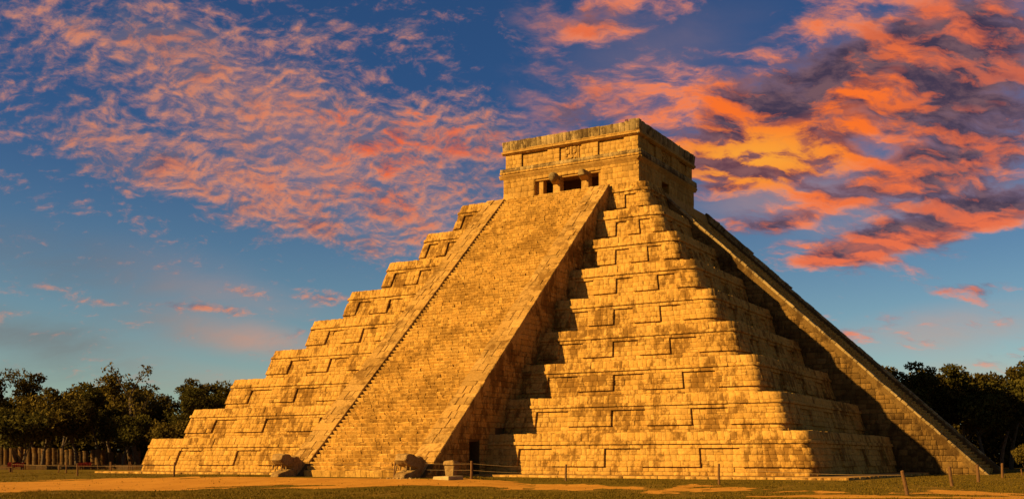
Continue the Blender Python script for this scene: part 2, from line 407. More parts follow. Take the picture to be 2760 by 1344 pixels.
# sandy path in front of the pyramid: centre line from the photograph, laid on the ground
pathpx = [(-500, 1317, 15), (-150, 1314, 14), (0, 1311, 14), (230, 1306, 15), (360, 1303, 14), (560, 1297, 13), (760, 1293, 13), (1000, 1295, 12), (1180, 1299, 11),
          (1330, 1302, 9), (1500, 1307, 8), (1640, 1311, 8), (1800, 1318, 8), (1960, 1325, 8), (2140, 1332, 8), (2350, 1338, 9), (2560, 1341, 11), (2760, 1343, 13), (3300, 1350, 14)]
PC = [ground_hit(x, y)[:2] for x, y, h in pathpx]
PH = []
for (x, y, h), c in zip(pathpx, PC):
    a = ground_hit(x, y - h)[:2]; b = ground_hit(x, y + h)[:2]; PH.append(np.linalg.norm(a - b) / 2)
PC = np.array(PC); PH = np.array(PH)
def path_dist(x, y):
    p = np.array([x, y]); best = 9e9
    A = PC[:-1]; B = PC[1:]; AB = B - A
    t = np.clip(((p - A) * AB).sum(1) / (AB * AB).sum(1), 0, 1)
    d = np.linalg.norm(A + AB * t[:, None] - p, axis=1) - (PH[:-1] * (1 - t) + PH[1:] * t)
    return d.min()
def sandy(x, y, d):
    n = mnoise.fractal((x * .22, y * .22, 3), 0.7, 2.1, 4) * 1.7 + mnoise.noise((x * 1.1, y * 1.1, 9)) * .55
    right = ss(x, 2, 16)
    al_ = x * cy_ - y * sy_; pp_ = x * sy_ + y * cy_
    d += 5.5 * max(0, mnoise.fractal((al_ * .16, pp_ * .75, 4.5), .8, 2.2, 3) - .09)
    return d + n * (1.0 + .5 * right - .7 * ss(x, 20, 32)) + .15 * right - .5 * ss(x, 20, 32) + .5 * max(0, mnoise.noise((x * .5, y * 1.6, 21)))
st = .30
xs = np.arange(-75, 62, st); ys = np.arange(-62, -26, st)
dpath = np.full((len(ys) + 1, len(xs) + 1), 9.0)
for j in range(len(ys) + 1):
    for i in range(len(xs) + 1):
        x = xs[0] + i * st; y = ys[0] + j * st
        if rect_dist(x, y, -30.6, 30.6, -30.6, 30) < .2 or rect_dist(x, y, -8, 8, -36, 0) < .2: continue
        d = path_dist(x, y)
        dpath[j, i] = sandy(x, y, d) if d < 4 else d
Vp, Fp, idx = [], [], {}
def pv(j, i):
    if (j, i) not in idx:
        x = xs[0] + i * st; y = ys[0] + j * st
        idx[(j, i)] = len(Vp); jx = random.uniform(-.11, .11); jy = random.uniform(-.11, .11)
        Vp.append((x + jx, y + jy, gz(x, y) + .012))
    return idx[(j, i)]
for j in range(len(ys)):
    for i in range(len(xs)):
        q = [(j, i), (j, i + 1), (j + 1, i + 1), (j + 1, i)]
        ins = [dpath[a] < 0 for a in q]
        if sum(ins) == 4: Fp.append(tuple(pv(*a) for a in q))
        elif sum(ins) == 3: Fp.append(tuple(pv(*a) for a, k in zip(q, ins) if k))
me = bpy.data.meshes.new('path'); me.from_pydata(Vp, [], Fp); me.update()
me.polygons.foreach_set('use_smooth', np.ones(len(me.polygons), bool))
tag(link('path', me, 'sand'), kind='structure')

# short grass: blades over the lawn in front of the pyramid
gv, gf, gr = [], [], []
cnt = 0
while cnt < 60000:
    px = random.uniform(-40, 2800); dd_ = 41 + 60 * random.random() ** 1.6
    a = (px - PX0) / FPX; x = CAM[0] + dd_ * (a * cy_ + sy_); y = CAM[1] + dd_ * (-a * sy_ + cy_)
    if rect_dist(x, y, -30.6, 30.6, -30.6, 30) < .25 or rect_dist(x, y, -7, 7, -36.8, 0) < .1 or rect_dist(x, y, 0, 35, -6, 6) < .1: continue
    i = int((x - xs[0]) / st + .5); j = int((y - ys[0]) / st + .5)
    if 0 <= i < dpath.shape[1] and 0 <= j < dpath.shape[0] and dpath[j, i] < .12 and random.random() < .97: continue
    z = gz(x, y) - .01; cl_ = mnoise.noise((x * .6, y * .6, 5)); 
    if cl_ < -.25 and random.random() < .7: continue
    h = random.uniform(.03, .085) * (1 + .8 * cl_) * (1.6 if random.random() < .06 else 1); r = random.random()
    for b in range(2):
        t = random.uniform(0, math.pi); w = random.uniform(.012, .03); ox = random.uniform(-.06, .06); oy = random.uniform(-.06, .06)
        n0_ = len(gv); gv += [(x + ox - w * math.cos(t), y + oy - w * math.sin(t), z), (x + ox + w * math.cos(t), y + oy + w * math.sin(t), z), (x + ox + random.uniform(-.03, .03), y + oy + random.uniform(-.03, .03), z + h)]
        gf.append((n0_, n0_ + 1, n0_ + 2)); gr += [r] * 3
    cnt += 1
tag(link('grass', mesh_np('grass', gv, np.array(gf), gr), 'grassblade'), 'short dry green grass of the lawn before the pyramid', 'grass', kind='stuff')

# ------------------------------------------------------------------ the stepped pyramid
ZT = [0.0, 2.61, 5.01, 7.50, 9.99, 12.59, 15.16, 17.80, 20.47, 23.11]
WT = [27.04, 24.74, 22.49, 20.21, 17.93, 15.74, 13.43, 11.14, 9.0]
BAT = .7303; RAD = .75
XS, YS = 5.82, 5.40                        # outer half widths of the front and the side staircase
REC = [[(8.22, 10.67), (14.36, 16.8), (20.56, 23.05)], [(8.2, 10.6), (13.71, 16.08), (19.1, 21.5)], [(7.82, 10.1), (12.75, 14.96), (17.61, 19.85)],
       [(7.44, 9.3), (11.6, 13.51), (15.76, 17.69)], [(7.1, 8.56), (10.55, 12.06), (14.06, 15.64)], [(6.5, 7.85), (9.69, 11.04), (12.91, 14.26)],
       [(6.0, 7.03), (8.51, 9.65), (11.09, 12.25)], [(7.46, 8.37), (9.37, 10.32)], [(7.2, 8.13)]]
pyr = empty('stepped_pyramid', (0, 0, 0))
tag(pyr, 'huge nine tiered limestone pyramid with a steep central staircase', 'pyramid')

def stones_mesh(fn, st, back=-.30, gap=.006, cham=.014, jit=.008, tilt=.006):
    """st: rows (u0,u1,v0,v1,depth,rnd); fn(u,v,d)->(n,3). Each stone: chamfered front, four sides. Returns V (n,8,3), F (n,5..)"""
    st = np.asarray(st, float); n = len(st)
    u0, u1, v0, v1, d, r = st.T
    lu = u1 - u0; lv = v1 - v0
    g = gap
    c = np.minimum(cham, np.minimum(lu, lv) * .2)
    U = np.stack([u0 + g, u1 - g, u1 - g, u0 + g], 1); Vv = np.stack([v0 + g, v0 + g, v1 - g, v1 - g], 1)
    su = np.array([1, -1, -1, 1]); sv = np.array([1, 1, -1, -1])
    J = lambda s: rng.uniform(-s, s, (n, 4))
    Ui = U + su * c[:, None] + J(jit); Vi = Vv + sv * c[:, None] + J(jit)
    Um = U + J(jit * .5); Vm = Vv + J(jit * .5)
    D3 = d[:, None] + J(tilt)
    Dm = d[:, None] - np.minimum(c[:, None] * .6, .03)
    Db = np.full((n, 4), back)
    P = np.concatenate([fn(U.ravel(), Vv.ravel(), Db.ravel()).reshape(n, 4, 3), fn(Um.ravel(), Vm.ravel(), Dm.ravel()).reshape(n, 4, 3) if Dm.shape == (n, 4) else fn(Um.ravel(), Vm.ravel(), np.repeat(Dm, 4, 1).ravel()).reshape(n, 4, 3),
                        fn(Ui.ravel(), Vi.ravel(), D3.ravel()).reshape(n, 4, 3)], 1)   # 12 verts
    fl = [(8, 9, 10, 11)]
    for k in range(4):
        k2 = (k + 1) % 4; fl += [(k, k2, 4 + k2, 4 + k), (4 + k, 4 + k2, 8 + k2, 8 + k)]
    return P, np.array(fl), r
def emit(P, fl, r, name, mat, parent, flip=False, kind=None):
    n = len(P)
    F = (fl[None] + (np.arange(n) * 12)[:, None, None]).reshape(-1, 4)
    if flip: F = F[:, ::-1]
    me = mesh_np(name, P.reshape(-1, 3), np.ascontiguousarray(F), np.repeat(r, 12))
    o = link(name, me, mat, parent)
    if kind: o['kind'] = kind
    return o
def split(a, b, wmin, wmax):
    out = [a]; x = a
    while b - x > wmax:
        x += random.uniform(wmin, wmax)
        if b - x < wmin * .7: x = b - wmin * .7 if b - wmin * .7 > out[-1] + .12 else b
        if x >= b - .05: break
        out.append(x)
    out.append(b); return out

def tier_fn(i, sign):
    z0, z1 = ZT[i], ZT[i + 1]; wt = WT[i]; wb = wt + BAT; r = RAD
    Lf = wb - r - XS; La = r * math.pi / 2; Ls = wb - r - YS
    def fn(s, v, d):
        # v in metres of height above the tier's foot
        t = v / (z1 - z0); w = wb - BAT * t
        rf = (w - r - XS) / Lf; rs = (w - r - YS) / Ls
        ang = np.clip((s - Lf) / La, 0, 1) * (math.pi / 2)
        sf = np.minimum(s, Lf); ssd = np.maximum(s - Lf - La, 0)
        cx = np.where(s <= Lf, XS + sf * rf, w - r); cyy = -(w - r) + ssd * rs
        nx_ = np.sin(ang); ny_ = -np.cos(ang)
        x = np.where(s <= Lf, cx, cx + (r + d) * nx_); y = cyy + (r + d) * ny_
        y = np.where(s >= Lf + La, cyy, y)
        x = np.where(s >= Lf + La, w + d, x); y = np.where(s <= Lf, -(w + d), y)
        return np.stack([sign * x, y, z0 + v], 1)
    return fn, Lf, La, Ls
tiers = []; all_st = []
for i in range(9):
    z0, z1 = ZT[i], ZT[i + 1]; H = z1 - z0; wt = WT[i]; wb = wt + BAT
    # core: rounded frustum behind the facing
    ring = []
    ins = .245
    for (w, z) in ((wb - ins, z0 - (.02 if i else .4)), (wt - ins, z1 - .035)):
        rr = RAD - ins
        for q in range(4):
            c0 = [(1, -1), (1, 1), (-1, 1), (-1, -1)][q]; a0_ = [-90, 0, 90, 180][q]
            for k in range(9):
                a = math.radians(a0_ + k * 90 / 8); ring.append((c0[0] * (w - rr) + rr * math.cos(a), c0[1] * (w - rr) + rr * math.sin(a), z))
    n = 36
    F = [tuple(range(n))[::-1], tuple(range(n, 2 * n))] + [(k, (k + 1) % n, n + (k + 1) % n, n + k) for k in range(n)]
    core = link('tier', mesh_np('tier', ring, F, np.full(72, .5)), 'ledge', pyr)
    tiers.append(core)
    # facing stones
    for sign in (1, -1):
        fn, Lf, La, Ls = tier_fn(i, sign)
        Lend = Lf + La + (Ls if sign > 0 else min(Ls, 3.0))
        rr_at = (wt + .2 - RAD - XS) / Lf; rs_at = (wt + .2 - RAD - YS) / Ls
        rec = [((a - XS) / rr_at, (b - XS) / rr_at) for a, b in REC[i]]
        rec = [(max(a, .0), b) for a, b in rec]
        if sign > 0: rec += [(Lf + La + (wt + .2 - RAD - b) / rs_at, Lf + La + (wt + .2 - RAD - a) / rs_at) for a, b in reversed(REC[i])]
        vb = [0, .085 * H, .195 * H, .33 * H, .47 * H, .62 * H, .715 * H, .80 * H, H]
        zone = ['base', 'base', 'panel', 'panel', 'panel', 'lintel', 'mold', 'band']
        rows = []
        for k, zn in enumerate(zone):
            v0, v1 = vb[k], vb[k + 1]
            edges = [0.0]
            if zn == 'panel':
                segs = []; c = 0.0
                for a, b in rec: segs += [(c, a, 1), (a, b, 0)]; c = b
                segs.append((c, Lend, 1))
            else: segs = [(0, Lend, 1)]
            for (a, b, proud) in segs:
                if b - a < .03: continue
                wmin, wmax = {'base': (.35, .75), 'panel': (.28, .62), 'lintel': (.4, .9), 'mold': (.35, .8), 'band': (.26, .56)}[zn]
                xs_ = split(a, b, wmin, wmax)
                dz_ = random.uniform(-.012, .012)
                for p, q in zip(xs_[:-1], xs_[1:]):
                    dep = {'base': -.165, 'panel': -.012 if proud else -.17, 'lintel': -.012, 'mold': .105, 'band': 0.0}[zn]
                    dep += random.uniform(-.008, .008)
                    if random.random() < .02: dep -= .05
                    rn = random.random() if zn in ('base', 'panel') else .35 + .65 * random.random()
                    if zn == 'panel' and not proud: rn *= .8
                    vv0, vv1 = v0, v1
                    if zn == 'panel' and q - p > .3 and random.random() < .12:      # some blocks are two small ones
                        vm_ = (v0 + v1) / 2 + random.uniform(-.05, .05)
                        rows.append((p, q, v0, vm_, dep, rn)); rows.append((p, q, vm_, v1, dep + random.uniform(-.02, .02), random.random())); continue
                    if zn == 'band': vv1 += random.uniform(-.035, .02)
                    rows.append((p, q, vv0, vv1, dep, rn))
        # lintel course is level with the panels except that the corners stay plain
        P, fl, r = stones_mesh(fn, rows, back=-.30)
        all_st.append([i, sign, P, fl, r])
# the 300 facing stones that show largest become parts of their own
area = []
for k, (i, sign, P, fl, r) in enumerate(all_st):
    q = project(P[:, 8:12])[..., :2]
    a = .5 * np.abs((q[:, 0, 0] - q[:, 2, 0]) * (q[:, 1, 1] - q[:, 3, 1]) - (q[:, 1, 0] - q[:, 3, 0]) * (q[:, 0, 1] - q[:, 2, 1]))
    nrm = np.cross(P[:, 9] - P[:, 8], P[:, 11] - P[:, 8]) * sign
    vis = ((CAM - P[:, 8]) * nrm).sum(1) > 0
    area.append(np.where(vis, a, 0))
flat = np.concatenate(area); thr = np.sort(flat)[-300]
for k, (i, sign, P, fl, r) in enumerate(all_st):
    big_ = area[k] >= thr
    if (~big_).any(): emit(P[~big_], fl, r[~big_], 'facing_stones', 'stone', tiers[i], flip=sign < 0, kind='stuff')
    for s_ in np.where(big_)[0]:
        emit(P[s_:s_ + 1], fl, r[s_:s_ + 1], 'facing_stone', 'stone', tiers[i], flip=sign < 0)

# plinth under the pyramid
mb = MB()
mb.box(-29.9, 29.9, -29.75, 29.9, -.75, -.012)
plinth = mb.build('plinth', 'ledge', pyr)
pst = []
def plinth_front(u, v, d): return np.stack([u, -29.75 - d, v], 1)
def plinth_side(u, v, d): return np.stack([29.9 + d, u, v], 1)
for (a, b, fnp) in ((-30.0, -7.0, plinth_front), (8.4, 30.0, plinth_front), (-29.9, -6.2, plinth_side)):
    xs_ = split(a, b, .35, 1.0)
    rows = [(p, q, -.75, -.005 + random.uniform(-.03, .008), .10 + random.uniform(-.05, .05), random.random()) for p, q in zip(xs_[:-1], xs_[1:])]
    P, fl, r = stones_mesh(fnp, rows, back=-.1, gap=.01, cham=.05, jit=.02)
    for s_ in range(len(P)): emit(P[s_:s_ + 1], fl, r[s_:s_ + 1], 'edge_stone', 'stone', plinth)

# ------------------------------------------------------------------ staircases
def staircase(front):
    half = XS if front else YS
    inner = half - (1.72 if front else .62)
    o_top, slope = (9.38, .924) if front else (8.75, .918)
    zl = lambda o: 23.0 - slope * (o - o_top)
    ol = lambda z: o_top + (23.0 - z) / slope
    mp = (lambda a, o, z: (a, -o, z)) if front else (lambda a, o, z: (o, a, z))
    body = MB()
    th = .18
    # two solid side walls under the ramps, the visible front one with a doorway
    for sgn in (-1, 1):
        top = lambda o: zl(o) - th
        poly = [(ol(-.5) - .1, -.55), (ol(-.5) - .25, top(ol(-.5) - .25)), (o_top + .15, top(o_top + .15)), (7.0, 22.8), (7.0, -.55)]
        if front and sgn > 0: poly += [(28.2, -.55), (28.2, 2.12), (29.45, 2.06), (29.45, -.55)]
        body.prism(poly, lambda p, t: mp(t, p[0], p[1]), sgn * inner, sgn * (half - .05), r=.5)
    root = body.build('front_staircase' if front else 'side_staircase', 'core', pyr)
    # steps
    Nst = 89; rise = 23.08 / Nst
    for k in range(Nst):
        z1 = (k + 1) * rise; z0 = z1 - rise; on = ol(z1 + (.10 if front else .42))
        m = MB(); e = split(-inner + .01, inner - .01, .24, .56)
        for p, q in zip(e[:-1], e[1:]):
            dn = random.gauss(0, .010); 
            if random.random() < .05: dn -= random.uniform(.02, .06)
            ht = random.gauss(0, .012); g = .008; c = random.uniform(.01, .04)
            o1 = on + dn; o0 = on - .62; jz = lambda: random.uniform(-.012, .012); jo = lambda: random.uniform(-.010, .010)
            zb = z0 - (.05 if k else .5)
            zt = z1 + ht
            ub = random.uniform(.06, .13); c = random.uniform(.04, .075)
            pts = [mp(p + g, o1 - ub + jo(), zb), mp(q - g, o1 - ub + jo(), zb), mp(q - g, o0, zb), mp(p + g, o0, zb),
                   mp(p + g, o1 + jo(), zt - c + jz()), mp(q - g, o1 + jo(), zt - c + jz()), mp(q - g, o0, zt), mp(p + g, o0, zt),
                   mp(p + g + .01, o1 - c + jo(), zt + jz()), mp(q - g - .01, o1 - c + jo(), zt + jz())]
            m.add(pts, [(0, 1, 2, 3), (0, 1, 5, 4), (4, 5, 9, 8), (8, 9, 6, 7), (1, 2, 6, 9, 5), (0, 3, 7, 8, 4), (3, 2, 6, 7)])
        m.build('step', 'stair', root)
    # ramps (balustrades) with coping stones
    for sgn in (-1, 1):
        bl = MB()
        L0, L1 = o_top - .15, ol(.80 if front else -.35)
        lo, hi = sorted((sgn * (inner - .02), sgn * (half + .055)))
        pl = [(L0, zl(L0) - th - .62), (L1, zl(L1) - th - .62), (L1, zl(L1) - th + .03), (L0, zl(L0) - th + .03)]
        bl.prism(pl, lambda p, t: mp(t, p[0], p[1]), lo + .03, hi - .022, r=.4)
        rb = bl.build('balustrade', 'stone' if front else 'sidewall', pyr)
        nn = math.hypot(1, slope); ux, uz = 1 / nn, -slope / nn; nxo, nzo = slope / nn, 1 / nn
        e = split(0, (L1 - L0) * nn, .32, .95)
        for p, q in zip(e[:-1], e[1:]):
            cuts = [lo, hi] if (random.random() < .12 or not front) else ([lo, lo + (hi - lo) * random.uniform(.3, .7), hi] if random.random() < .6 else [lo, lo + (hi - lo) * random.uniform(.22, .42), lo + (hi - lo) * random.uniform(.58, .78), hi])
            extra = 0.0
            oo = L0 + p * ux
            if not front and sgn > 0 and oo < 16.2: extra = .22 if oo < 12.6 else .12
            for a, b in zip(cuts[:-1], cuts[1:]):
                m = MB(); pp = p + random.uniform(-.08, .08); qq = q + random.uniform(-.08, .08); g = .012
                hgt = lambda: random.uniform(-.045, .015) + extra
                def pt(s, w, h): return mp(w, L0 + s * ux + h * nxo, zl(L0) + s * uz + h * nzo)
                jj = lambda: random.uniform(-.03, .03)
                P8 = [pt(p + g, a + g, -.2), pt(q - g, a + g, -.2), pt(q - g, b - g, -.2), pt(p + g, b - g, -.2),
                      pt(p + g + jj(), a + g + jj() * .5, hgt()), pt(q - g + jj(), a + g + jj() * .5, hgt()), pt(q - g + jj(), b - g + jj() * .5, hgt()), pt(p + g + jj(), b - g + jj() * .5, hgt())]
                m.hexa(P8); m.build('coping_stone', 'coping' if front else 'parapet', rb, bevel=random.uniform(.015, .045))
    # masonry of the side wall that faces the camera
    sgn = 1 if front else -1
    zr = -.4; rows = []
    while zr < 22.6:
        hh = random.uniform(.30, .48); z_a, z_b = zr, zr + hh; zr += hh
        o_out = ol(z_b + th + .04) ; ti = max(0, min(8, sum(1 for z in ZT[1:] if z <= z_a)))
        wz = WT[ti] + BAT * (1 - (max(z_a, 0) - ZT[ti]) / (ZT[ti + 1] - ZT[ti]))
        e = split(wz - .7, o_out, .28, .78)
        # the stones next to the sloping ramp are cut on the slope
        for p, q in zip(e[:-1], e[1:]):
            if front and q > 28.2 and p < 29.45 and z_a < 2.05:
                if p < 28.15: rows.append((p, 28.2, z_a, min(z_b, 9), .02, random.random()))
                if q > 29.5: rows.append((29.45, q, z_a, z_b, .02, random.random()))
                continue
            rows.append((p, q, z_a, z_b, random.uniform(-.0, .035), random.random()))
        ob = ol(z_a + th + .04)
        if ob - o_out > .15: rows.append((o_out, (o_out + ob) / 2, z_a, (z_a + z_b) / 2, .01, random.random()))
    def fn(u, v, d):
        a = sgn * (half + d)
        return np.stack([a, -u, v], 1) if front else np.stack([u, a, v], 1)
    P, fl, r = stones_mesh(fn, rows, back=-.12, gap=.012)
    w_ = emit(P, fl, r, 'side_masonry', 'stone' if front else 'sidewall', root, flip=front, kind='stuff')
    return root
staircase(True); staircase(False)

# ------------------------------------------------------------------ temple on the summit
TA, TF, TB = 6.66, -5.27, 7.09          # half width, front and back planes
Z0 = 23.08
tem = empty('summit_temple', (0, .9, Z0))
tag(tem, 'flat roofed stone temple with a pillared doorway on the summit of the pyramid', 'temple')
def tbuild(m, name, mat, parent=None, bevel=0):
    o = m.build(name, mat, None, bevel=bevel); o.parent = parent or tem
    o.matrix_parent_inverse = Matrix.Translation(-Vector((0, .9, Z0)))if (parent is None or parent is tem) else Matrix.Identity(4)
    return o
def rel(P): return P - np.array([0, .9, Z0])
def temit(P, fl, r, name, mat, parent, flip=False, kind=None):
    return emit(rel(P), fl, r, name, mat, parent, flip, kind)
class TB_(MB):
    def build(s, name, mat, parent=None, **k):
        s.v = [(x, y - .9, z - Z0) for x, y, z in s.v]
        return MB.build(s, name, mat, parent or tem, **k)
dx0, dx1, dtop = -3.5, 3.1, 25.60
wd0, wd1, wdtop = -.42, 1.16, 25.25
b = TB_()
g = .06   # masonry skin stands this far out from the wall core
T = 1.1
b.box(-TA + g, dx0 + .05, TF + g, TF + T, Z0, 25.95); b.box(dx1 - .05, TA - g, TF + g, TF + T, Z0, 25.95); b.box(dx0 + .05, dx1 - .05, TF + g, TF + T, dtop + .03, 25.95)
b.box(TA - T, TA - g, TF + T, wd0 - .04, Z0, 25.95); b.box(TA - T, TA - g, wd1 + .04, TB, Z0, 25.95); b.box(TA - T, TA - g, wd0 - .04, wd1 + .04, wdtop + .03, 25.95)
b.box(-TA + g, -TA + T, TF + T, TB, Z0, 25.95); b.box(-TA + T, TA - T, TB - T, TB, Z0, 25.95)
wall = b.build('wall', 'plaster')
b = TB_(); b.box(-TA + T + .01, TA - T - .01, -2.2, -1.5, Z0, 25.93, r=.3); inner_wall = b.build('inner_wall', 'core')
b = TB_(); b.box(-TA + .45, TA - .45, TF + .45, TB - .05, 25.96, 28.55, r=.4); b.build('roof', 'ledge')
def planar(face, off=0.0):
    if face == 'f': return lambda u, v, d: rel(np.stack([u, TF - off - d, v], 1))
    if face == 'w': return lambda u, v, d: rel(np.stack([TA + off + d, u, v], 1))
    return lambda u, v, d: rel(np.stack([-TA - off - d, -u, v], 1))
def ashlar(u0, u1, vs, wmin, wmax, dep=0.0, j=.012, holes=(), vj=0):
    rows = []
    for v0, v1 in zip(vs[:-1], vs[1:]):
        segs = [(u0, u1)]
        for (a, b_, za, zb) in holes:
            if v0 < zb - .02 and v1 > za + .02:
                nsegs = []
                for p, q in segs:
                    if b_ <= p or a >= q: nsegs.append((p, q))
                    else:
                        if a > p: nsegs.append((p, a))
                        if b_ < q: nsegs.append((b_, q))
                segs = nsegs
        for p, q in segs:
            e = split(p, q, wmin, wmax)
            for x, y in zip(e[:-1], e[1:]): rows.append((x, y, v0, v1 + (random.uniform(-vj, vj) if vj else 0), dep + random.uniform(-j, j), random.random()))
    return rows
def skin(face, rows, name, mat, parent, flip=False, back=-.1, each=False, cham=.018, jit=.008, off=0.0, tilt=.006, gap=.006):
    P, fl, r = stones_mesh(planar(face, off), rows, back=back, gap=gap, cham=cham, jit=jit, tilt=tilt)
    if each:
        for s_ in range(len(P)): emit(P[s_:s_ + 1], fl, r[s_:s_ + 1], name, mat, parent, flip)
    else: emit(P, fl, r, name, mat, parent, flip, kind='stuff')
vs = [Z0, 23.6, 24.15, 24.65, 25.15, dtop, 25.9]
skin('f', ashlar(-TA, TA, vs, .4, 1.0, holes=[(dx0, dx1, 0, dtop)]), 'wall_stones', 'plaster', wall)
vs2 = [Z0, 23.6, 24.15, 24.65, wdtop, 25.6, 25.9]
skin('w', ashlar(TF, TB, vs2, .4, 1.0, holes=[(wd0, wd1, 0, wdtop)]), 'wall_stones', 'plaster', wall)
# flared foot of the wall
for (a0_, a1_, isf) in ((-TA - .02, -XS + .3, 1), (XS - .3, TA + .02, 1), (TF, -YS + .2, 0), (YS - .2, TB, 0)):
    f_ = TB_()
    if isf: f_.hexa([(a0_, TF - .34, Z0), (a1_, TF - .34, Z0), (a1_, TF + .05, Z0), (a0_, TF + .05, Z0), (a0_, TF - .02, 24.35), (a1_, TF - .02, 24.35), (a1_, TF + .04, 24.35), (a0_, TF + .04, 24.35)], r=.6)
    else: f_.hexa([(TA - .05, a0_, Z0), (TA + .34, a0_, Z0), (TA + .34, a1_, Z0), (TA - .05, a1_, Z0), (TA - .04, a0_, 24.35), (TA + .02, a0_, 24.35), (TA + .02, a1_, 24.35), (TA - .04, a1_, 24.35)], r=.6)
    f_.build('wall_foot', 'plaster', wall)
# cornices: a profile carried round the four sides (out = distance beyond the wall plane)
def cornice(name, prof, mat, hx=TA, f=TF, bk=TB):
    m = TB_(); n = len(prof); loops = []
    for o_, z in prof: loops.append([(-hx - o_, f - o_, z), (hx + o_, f - o_, z), (hx + o_, bk + o_, z), (-hx - o_, bk + o_, z)])
    V = [p for lp in loops for p in lp]
    F = [(k * 4 + c, k * 4 + (c + 1) % 4, ((k + 1) % n) * 4 + (c + 1) % 4, ((k + 1) % n) * 4 + c) for k in range(n) for c in range(4)]
    m.add(V, F, r=.7)
    return m.build(name, mat)
lower = cornice('lower_cornice', [(-.1, 25.88), (.02, 25.88), (.08, 25.98), (.24, 26.20), (.24, 26.27), (.05, 26.28), (.05, 26.335), (.15, 26.34), (.18, 26.70), (-.1, 26.72)], 'plaster')
rows = [(p, q, 25.995, 26.285, 0, random.random()) for e in [split(-TA - .3, TA + .3, .5, 1.2)] for p, q in zip(e[:-1], e[1:])]
def molding(face, z0, z1, o0, o1, a, b_, name, parent, mat='plaster', wmin=.45, wmax=1.1):
    e = split(a, b_, wmin, wmax); pf = planar(face)
    for p, q in zip(e[:-1], e[1:]):
        st_ = [(p, q, z0, z1, 0, random.random())]
        fn = lambda u, v, d: pf(u, v, d + o0 + (o1 - o0) * (v - z0) / (z1 - z0))
        P, fl, r = stones_mesh(fn, st_, back=-.12, gap=.006, cham=.02, jit=.012, tilt=.012)
        emit(P, fl, r, name, mat, parent)
molding('f', 25.93, 26.255, .04, .24, -TA - .36, TA + .36, 'molding_stone', lower)
molding('w', 25.93, 26.255, .04, .24, TF - .36, TB + .36, 'molding_stone', lower)
molding('f', 26.345, 26.53, .20, .21, -TA - .28, TA + .28, 'course_stone', lower, wmin=.3, wmax=.7)
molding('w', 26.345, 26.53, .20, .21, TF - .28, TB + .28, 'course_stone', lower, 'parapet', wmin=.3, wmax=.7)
molding('f', 26.535, 26.84, .20, .16, -TA - .26, TA + .26, 'course_stone', lower, 'parapet', wmin=.25, wmax=.55)
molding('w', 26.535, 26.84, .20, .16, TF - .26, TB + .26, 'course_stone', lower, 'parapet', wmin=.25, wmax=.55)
# frieze with recessed panels and a carved mask
b = TB_(); FI = .14
b.box(-TA + FI + .16, TA - FI - .16, TF + FI + .16, TB - .2, 26.7, 28.2, r=.5); frieze = b.build('frieze', 'plaster')
def frieze_rows(a, b_, recs):
    vs = [26.8, 27.2, 27.62, 28.12]; rows = []
    for v0, v1 in zip(vs[:-1], vs[1:]):
        c = a; segs = []
        for p, q in recs: segs += [(c, p, 1), (p, q, 0)]; c = q
        segs.append((c, b_, 1))
        for p, q, pr in segs:
            e = split(p, q, .3, .75)
            for x, y in zip(e[:-1], e[1:]): rows.append((x, y, v0, v1, -FI if pr else -FI - .15, random.random()))
    return rows
skin('f', frieze_rows(-TA + FI, TA - FI, [(-4.85, -2.2), (-1.02, 1.15), (2.75, 5.2)]), 'frieze_stones', 'plaster', frieze, back=-.36)
skin('w', frieze_rows(TF + FI, TB - FI, [(-3.0, -1.4), (-.2, 2.1), (3.8, 5.6)]), 'frieze_stones', 'plaster', frieze, back=-.36)
def mask(face, c):
    m = TB_(); pf = planar(face)
    def blk(u0, u1, v0, v1, d0, d1):
        P = pf(np.array([u0, u1, u1, u0] * 2, float), np.array([v0, v0, v1, v1] * 2, float), np.array([d0] * 4 + [d1] * 4, float)) + np.array([0, .9, Z0])
        m.hexa([tuple(p) for p in P])
    B = -FI - .16
    for (u0, u1, v0, v1, d) in [(-.62, -.20, 27.42, 27.62, .20), (-.62, -.46, 27.2, 27.6, .18), (-.30, -.18, 27.5, 28.02, .17), (-.62, -.40, 27.86, 28.02, .19), (-.12, .02, 27.3, 28.05, .20),
                                (.10, .40, 27.86, 28.0, .19), (.34, .44, 27.5, 27.95, .18), (.10, .34, 27.42, 27.56, .2), (-.58, .02, 26.98, 27.12, .2), (-.58, -.44, 26.85, 27.0, .18), (-.08, .14, 27.06, 27.32, .24),
                                (.24, .5, 27.05, 27.2, .18), (.5, .62, 27.0, 27.9, .17), (.2, .3, 26.86, 27.3, .16), (-.3, .4, 26.84, 26.95, .17), (.66, .74, 26.9, 28.0, .14), (-.95, .95, 28.02, 28.10, .16)]:
        blk(c + u0, c + u1, v0, v1, B, B + d * .55)
    m.build('carved_mask', 'plaster', frieze, bevel=.012)
mask('f', .15); mask('w', .95)
upper = cornice('upper_cornice', [(-.2, 28.08), (-.10, 28.08), (.12, 28.22), (.14, 28.36), (.02, 28.38), (.02, 28.43), (.05, 28.43), (.05, 28.5), (-.2, 28.5)], 'plaster')
molding('f', 28.10, 28.36, -.05, .17, -TA - .14, TA + .14, 'molding_stone', upper)
molding('w', 28.10, 28.36, -.05, .17, TF - .14, TB + .14, 'molding_stone', upper, 'parapet')
